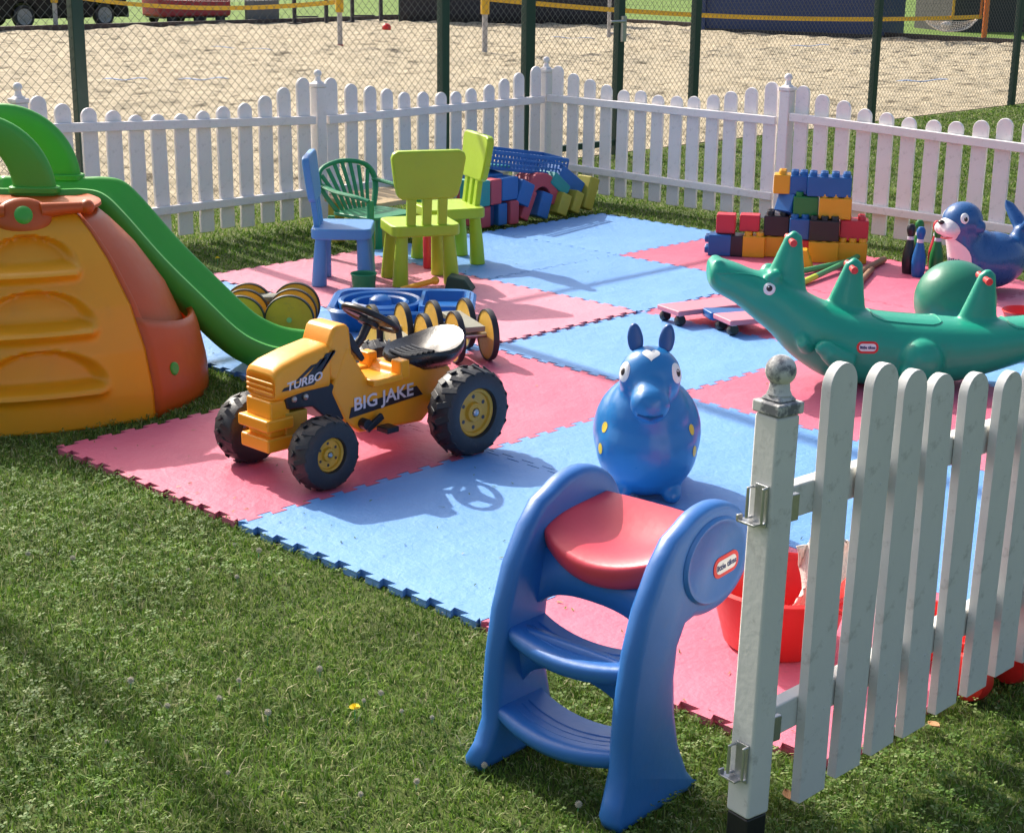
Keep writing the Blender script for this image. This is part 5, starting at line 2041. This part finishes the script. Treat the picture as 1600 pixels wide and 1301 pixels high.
def volley_net(label, a, b, za, zb, sag, top):
    t = thing('volleyball_net', label, 'net')
    lo = catenary((a[0], a[1], za), (b[0], b[1], zb), sag)
    hi = catenary((a[0], a[1], top), (b[0], b[1], top), 0.05)
    d = (Vector(b) - Vector(a)).normalized()
    for nm, pts in (('bottom_tape', lo), ('top_tape', hi)):
        mb = MB()
        mb.loft([[p + Vector((0, 0, 0.036)), p + Vector((d.y * 0.006, -d.x * 0.006, 0)), p - Vector((0, 0, 0.036)), p - Vector((d.y * 0.006, -d.x * 0.006, 0))] for p in pts])
        mb.build(nm, M['tape_yellow'], t)
    mb = MB()
    n = 60
    for i in range(n + 1):
        f = i / n * (len(lo) - 1)
        k = min(int(f), len(lo) - 2)
        p, q = lo[k].lerp(lo[k + 1], f - k), hi[k].lerp(hi[k + 1], f - k)
        mb.tube([p, q], 0.0016, 3, caps=False)
    for j in range(1, 8):
        mb.tube([l.lerp(h, j / 8) for l, h in zip(lo, hi)], 0.0016, 3, caps=False)
    mb.build('net_mesh', M['black'], t)
    return t


volley_net('yellow taped volleyball net sagging between the two left net poles', (-22.9, 13.5), (-16.05, 14.53), 0.66, 0.72, 0.165, 1.5)
n2 = volley_net('yellow taped volleyball net across the right half of the sand court', (-13.23, 15.09), (-10.3, 24.9), 0.85, 0.49, 0.145, 1.5)
for (x, y, z) in ((-10.50, 24.20, 1.0), (-10.32, 24.88, 1.0)):
    mb = MB()
    mb.box((x + 0.012, y, z), (0.012, 0.075, 1.06))
    mb.build('side_band', M['tape_yellow'] if y < 24.5 else M['orange'], n2)
PLG = 'padded net poles in the sand court'
for (x, y), zy, lb in (((-22.95, 13.48), 0.50, 'grey net pole with yellow pad in front of the black car'),
                       ((-16.0, 14.54), 0.56, 'grey net pole with yellow pad left of the middle fence posts'),
                       ((-13.2, 15.06), 0.62, 'grey net pole with yellow pad, nearest of the net poles')):
    t = thing('net_pole', lb, 'net pole', (x, y, 0), 0, PLG)
    mb = MB()
    mb.tube([(0, 0, 0.055), (0, 0, zy)], 0.042, 14)
    mb.build('pole', M['pole_grey'], t)
    mb = MB()
    mb.tube([(0, 0, zy), (0, 0, 1.55)], 0.066, 16)
    mb.build('pad', M['tape_yellow'], t, bevel=0.01)
    mb = MB()
    mb.tube([(0, 0, 0), (0, 0, 0.055)], 0.052, 14)
    mb.build('socket', M['tarp_red'], t)
t = thing('net_pole', 'orange net pole at the far right end of the sand court', 'net pole', (-10.27, 25.0, 0), 0, PLG)
mb = MB()
mb.tube([(0, 0, 0), (0, 0, 1.6)], 0.05, 14)
mb.build('pole', M['orange'], t)
t = thing('net_pole', 'thin grey pole with cross bar in front of the dark windbreak', 'net pole', (-15.3, 20.35, 0), R(60), PLG)
mb = MB()
mb.tube([(0, 0, 0), (0, 0, 1.5)], 0.035, 12)
mb.build('pole', M['pole_grey'], t)
mb = MB()
mb.tube([(0, 0, 0.10), (0.42, 0, 0.06)], 0.022, 8)
mb.build('stay', M['pole_grey'], t)
mb = MB()
lines = []
for k in range(6):
    dz = 0.035 + 0.165 * (k / 5)
    lines.append([Vector((0.03 * math.sin(5 * u + k), 0.62 * u, 0.44 - dz * max(0, 1 - u * u) ** 0.7)) for u in [-1 + 2 * i / 24 for i in range(25)]])
    mb.tube(lines[-1], 0.016 if k == 5 else 0.006, 5)
for i in range(2, 23):
    mb.tube([lines[0][i], lines[3][min(24, i + 1)], lines[5][i]], 0.006, 4)
mb.ball((0.0, -0.12, 0.36), (0.05, 0.13, 0.055), 12)
o = mb.build('hanging_net_bag', M['net_white'])
o.location = (-10.52, 24.22, 0.0)
o.rotation_euler = (0, 0, R(-16))
tag(o, 'white net bag hanging below the yellow tape at the far right', 'net bag')
mb = MB()
mb.ball((0, 0, 0), 0.085, 20)
o = mb.build('beach_ball', M['red'])
o.location = (-18.6, 17.83, 0.12)
tag(o, 'small red ball lying on the far sand', 'ball')
TG = 'blue-grey boundary tapes showing through the sand'
for (x0, y0), (x1, y1), lb in (((-12.15, 7.75), (-11.95, 8.22), 'dark blue tape scrap on the sand right of the left fence post'),
                              ((-11.62, 8.45), (-11.45, 9.0), 'pale blue tape scrap right of the dark blue one, left half of the sand'),
                              ((-16.5, 12.38), (-15.4, 12.7), 'grey boundary tape on the sand near the left net pole'),
                              ((-15.4, 18.92), (-14.75, 19.3), 'blue tape scrap on the sand before the dark windbreak'),
                              ((-6.15, 15.3), (-5.9, 16.1), 'grey-blue tape at the right end of the sand near the fence'),
                              ((-11.3, 20.4), (-11.15, 21.3), 'light blue tape on the sand below the blue container')):
    mb = MB()
    n = 8
    rows = []
    for i in range(n + 1):
        f = i / n
        x, y = x0 + (x1 - x0) * f, y0 + (y1 - y0) * f
        rows.append([Vector((x - 0.035, y, 0.068 + 0.012 * math.sin(9 * f))), Vector((x + 0.035, y + 0.01, 0.062 + 0.012 * math.sin(9 * f + 1)))])
    mb.loft(rows, caps=False, closed=False)
    o = mb.build('court_tape', M['court_blue'], solid=0.004)
    tag(o, lb, 'court tape', TG)

# ================================================================== grass, clover, flowers
def in_view(x, y, z=0.02, m=0.18):
    dx, dy, dz = x - CAM.x, y - CAM.y, z - CAM.z
    k = dx * fw.x + dy * fw.y + dz * fw.z
    px = (dx * r2.x + dy * r2.y + dz * r2.z) / k * 2510 / 800
    py = (dx * u2.x + dy * u2.y + dz * u2.z) / k * 2510 / 650.5
    return k, (k > 0.5) & (np.abs(px) < 1 + m) & (np.abs(py) < 1 + m)


CELLS = [(i, j) for i, j, k, l in MATS]


def free_ground(x, y, pad=0.0):
    ok = x > -3.98
    for i, j in CELLS:
        ok &= ~((x > i - 0.005 - pad) & (x < i + 1.005 + pad) & (y > j - 0.005 - pad) & (y < j + 1.005 + pad))
    # under the climber
    c, s = math.cos(sl.rotation_euler.z), math.sin(sl.rotation_euler.z)
    cx, cy = sl.location.x + DC[0] * c - DC[1] * s, sl.location.y + DC[0] * s + DC[1] * c
    ok &= (x - cx) ** 2 + (y - cy) ** 2 > 0.63 ** 2
    return ok


def scatter(n, x0, x1, y0, y1, d0, pw=2.0):
    """points thinned with distance so that the picture is covered evenly"""
    x, y = rng.uniform(x0, x1, n), rng.uniform(y0, y1, n)
    k, vis = in_view(x, y)
    keep = vis & free_ground(x, y) & (rng.random(n) < np.minimum(1, (d0 / np.maximum(k, 0.1)) ** pw))
    return x[keep], y[keep], k[keep]


def add_blades(name, x, y, k, mat, hmin, hmax, w0):
    n = len(x)
    h = rng.uniform(hmin, hmax, n) * (0.75 + 0.5 * rng.random(n))
    # patchy growth
    h *= 0.72 + 0.55 * (0.5 + 0.5 * np.sin(x * 3.1 + 1.3 * np.sin(y * 2.3)) * np.cos(y * 2.7 + np.sin(x * 1.9)))
    a = rng.uniform(0, 2 * math.pi, n)
    lean = rng.uniform(0.15, 1.6, n) ** 1.2
    la = rng.uniform(0, 2 * math.pi, n)
    w = w0 * (0.7 + 0.6 * rng.random(n)) * np.maximum(1, k / 4.2)
    ax, ay = np.cos(a) * w / 2, np.sin(a) * w / 2
    lx, ly = np.cos(la) * lean * h, np.sin(la) * lean * h
    P = np.zeros((n, 5, 3))
    z0 = -0.002
    P[:, 0] = np.stack([x - ax, y - ay, np.full(n, z0)], -1)
    P[:, 1] = np.stack([x + ax, y + ay, np.full(n, z0)], -1)
    P[:, 2] = np.stack([x + ax * .8 + lx * .35, y + ay * .8 + ly * .35, h * .6], -1)
    P[:, 3] = np.stack([x - ax * .8 + lx * .35, y - ay * .8 + ly * .35, h * .6], -1)
    P[:, 4] = np.stack([x + lx, y + ly, h * (1.0 - 0.25 * np.minimum(1, lean))], -1)
    b = (np.arange(n) * 5)[:, None]
    loops = (b + np.array([0, 1, 2, 3, 3, 2, 4])[None]).ravel()
    me = bpy.data.meshes.new(name)
    me.vertices.add(5 * n)
    me.vertices.foreach_set('co', P.ravel())
    me.loops.add(7 * n)
    me.loops.foreach_set('vertex_index', loops.astype(np.int32))
    me.polygons.add(2 * n)
    st_ = (np.arange(n) * 7)[:, None] + np.array([0, 4])[None]
    me.polygons.foreach_set('loop_start', st_.ravel().astype(np.int32))
    me.update(calc_edges=True)
    me.validate()
    me.materials.append(mat)
    o = bpy.data.objects.new(name, me)
    COL.objects.link(o)
    o['kind'] = 'stuff'
    return o


gx1 = scatter(420000, -1.6, 4.1, -2.1, 1.2, 3.9)
gx2 = scatter(820000, -4.0, 1.9, 0.4, 17.0, 5.2, 1.6)
X_, Y_, K_ = [np.concatenate(q) for q in zip(gx1, gx2)]
add_blades('grass', X_, Y_, K_, M['grass'], 0.010, 0.025, 0.0030)


def add_clover(n):
    x, y, k = scatter(n, -1.4, 4.0, -2.0, 0.6, 4.0)
    patch = np.sin(x * 2.2 + 1.7 * np.sin(y * 3.0 + 1)) + np.cos(y * 3.7 + 1.1 * np.sin(x * 2.6))
    keep = patch + rng.normal(0, 0.5, len(x)) > 0.15
    x, y, k = x[keep], y[keep], k[keep]
    mb_v, mb_f = [], []
    for xx, yy in zip(x, y):
        z = random.uniform(0.012, 0.030)
        r = random.uniform(0.0035, 0.0068)
        a0 = random.uniform(0, 6.28)
        tx, ty = random.uniform(-.45, .45), random.uniform(-.45, .45)
        for q in range(3):
            a = a0 + q * 2.094
            o = len(mb_v)
            for da, rr in ((0, 0.15), (-0.75, 1.25), (0, 1.75), (0.75, 1.25)):
                dx, dy = r * rr * math.cos(a + da * 0.75), r * rr * math.sin(a + da * 0.75)
                mb_v.append((xx + dx, yy + dy, z + tx * dx + ty * dy + 0.0006 * q))
            mb_f.append((o, o + 1, o + 2, o + 3))
    me = bpy.data.meshes.new('clover')
    me.from_pydata(mb_v, [], mb_f)
    me.materials.append(M['clover'])
    o = bpy.data.objects.new('clover', me)
    COL.objects.link(o)
    o['kind'] = 'stuff'


add_clover(34000)


def dandelion(x, y, lb):
    t = thing('dandelion', lb, 'flower', (x, y, 0), random.uniform(0, 6), 'dandelions in the lawn')
    mb = MB()
    mb.tube([(0, 0, 0), (0.004, 0.002, 0.025), (0.002, 0, 0.046)], 0.0017, 6)
    mb.build('stem', M['stick_green'], t)
    mb = MB()
    for ringn, (rr, zz, nn) in enumerate(((0.0165, 0.049, 18), (0.0125, 0.0535, 14), (0.007, 0.056, 9))):
        for i in range(nn):
            a = 2 * math.pi * (i + 0.5 * ringn) / nn
            d, e = Vector((math.cos(a), math.sin(a), 0)), Vector((-math.sin(a), math.cos(a), 0))
            c = Vector((0.002, 0, 0.045))
            tip = Vector((0.002, 0, zz)) + d * rr
            mb.add([c, tip + e * 0.0022, tip + d * 0.001 + Vector((0, 0, 0.0012)), tip - e * 0.0022], [(0, 1, 2, 3)])
    mb.build('flower_head', M['flower_yellow'], t)
    t.scale = (0.72, 0.72, 0.8)


for x, y, lb in ((2.155, -0.545, 'yellow dandelion in the lawn in front of the step stool'),
                 (1.08, -0.85, 'yellow dandelion at the left edge of the lawn'),
                 (1.06, -0.80, 'smaller pale dandelion beside the one at the left edge'),
                 (-2.30, 2.29, 'yellow dandelion by the fence beyond the green slide')):
    dandelion(x, y, lb)

cl_src = None
spots = []
for _ in range(400):
    x, y = random.uniform(0.2, 3.0), random.uniform(-1.5, -0.05)
    k, v = in_view(np.array([x]), np.array([y]), 0.03, 0.0)
    if not (bool(v[0]) and bool(free_ground(np.array([x]), np.array([y]), 0.04)[0])):
        continue
    w = 0.15 + (0.85 if (x - 2.2) ** 2 + (y + 0.62) ** 2 < 0.12 or (x - 1.75) ** 2 + (y + 0.75) ** 2 < 0.05 else 0)
    if random.random() < w:
        spots.append((x, y))
    if len(spots) >= 22:
        break
for x, y in spots:
    if cl_src is None:
        cl_src = thing('clover_flower', 'faded off-white clover flower head in the lawn', 'flower', (x, y, 0), 0, 'clover flowers in the lawn')
        mb = MB()
        mb.tube([(0, 0, 0), (0.003, 0, 0.028)], 0.0013, 6)
        mb.build('stem', M['stick_green'], cl_src)
        mb = MB()
        for i in range(46):
            zc = 1 - 2 * (i + .5) / 46
            a = i * 2.39996
            rr = math.sqrt(1 - zc * zc)
            d = Vector((rr * math.cos(a), rr * math.sin(a), zc))
            mb.tube([Vector((0.003, 0, 0.032)) + d * 0.003, Vector((0.003, 0, 0.032 + 0.0015)) + d * 0.0085], [0.0016, 0.0007], 4)
        mb.build('flower_head', M['flower_white'], cl_src)
    else:
        f = dup(cl_src, (x, y, random.uniform(-.008, .002)), random.uniform(0, 6))
        s = random.uniform(0.6, 1.0)
        f.scale = (s, s, s)
LG = 'dry leaves fallen on the lawn'
for x, y, lb in ((3.08, 0.31, 'tan dry leaf on the grass below the near picket panel, lower one'), (3.03, 0.40, 'tan dry leaf on the grass nearest the red toy cart'),
                 (2.53, -0.27, 'curled dry leaf on the grass under the step stool'), (3.02, -0.16, 'dry leaf on the grass beside the black ground sleeve')):
    mb = MB()
    rows = []
    for i in range(7):
        u = -1 + 2 * i / 6
        wv = 0.009 * (1 - u * u) + 0.001
        rows.append([Vector((0.018 * u, wv * q, 0.026 + 0.005 * q * q + 0.003 * u)) for q in (-1, -.5, 0, .5, 1)])
    mb.loft(rows, caps=False, closed=False)
    o = mb.build('fallen_leaf', M['leaf_dry'], solid=0.0008)
    o.location = (x, y, 0)
    o.rotation_euler = (random.uniform(-.3, .3), random.uniform(-.3, .3), random.uniform(0, 6))
    tag(o, lb, 'leaf', LG)

# grass clippings and grit blown onto the mats
def add_debris(n):
    x, y = rng.uniform(-2, 3, n), rng.uniform(0, 5, n)
    k, vis = in_view(x, y, 0.02, 0.1)
    edge = np.exp(-np.minimum(np.abs(y), np.abs(3.0 - x)) / 0.35)
    keep = vis & ~free_ground(x.copy(), y.copy()) & (rng.random(n) < 0.10 + 0.6 * edge) & (x < 2.98) & (y > 0.02)
    V, Fc = [], []
    for xx, yy in zip(x[keep], y[keep]):
        a, l, w = random.uniform(0, 6.28), random.uniform(0.004, 0.022), random.uniform(0.0012, 0.003)
        dx, dy = math.cos(a), math.sin(a)
        z = 0.0245
        o = len(V)
        V += [(xx - dy * w, yy + dx * w, z), (xx + dy * w, yy - dx * w, z), (xx + dx * l, yy + dy * l, z + random.uniform(0, .004)), (xx + dx * l * .5 - dy * w, yy + dy * l * .5 + dx * w, z + .002)]
        Fc.append((o, o + 1, o + 2, o + 3))
    me = bpy.data.meshes.new('grass_clippings')
    me.from_pydata(V, [], Fc)
    me.materials.append(M['grass'])
    o = bpy.data.objects.new('grass_clippings', me)
    COL.objects.link(o)
    o['kind'] = 'stuff'


add_debris(2600)
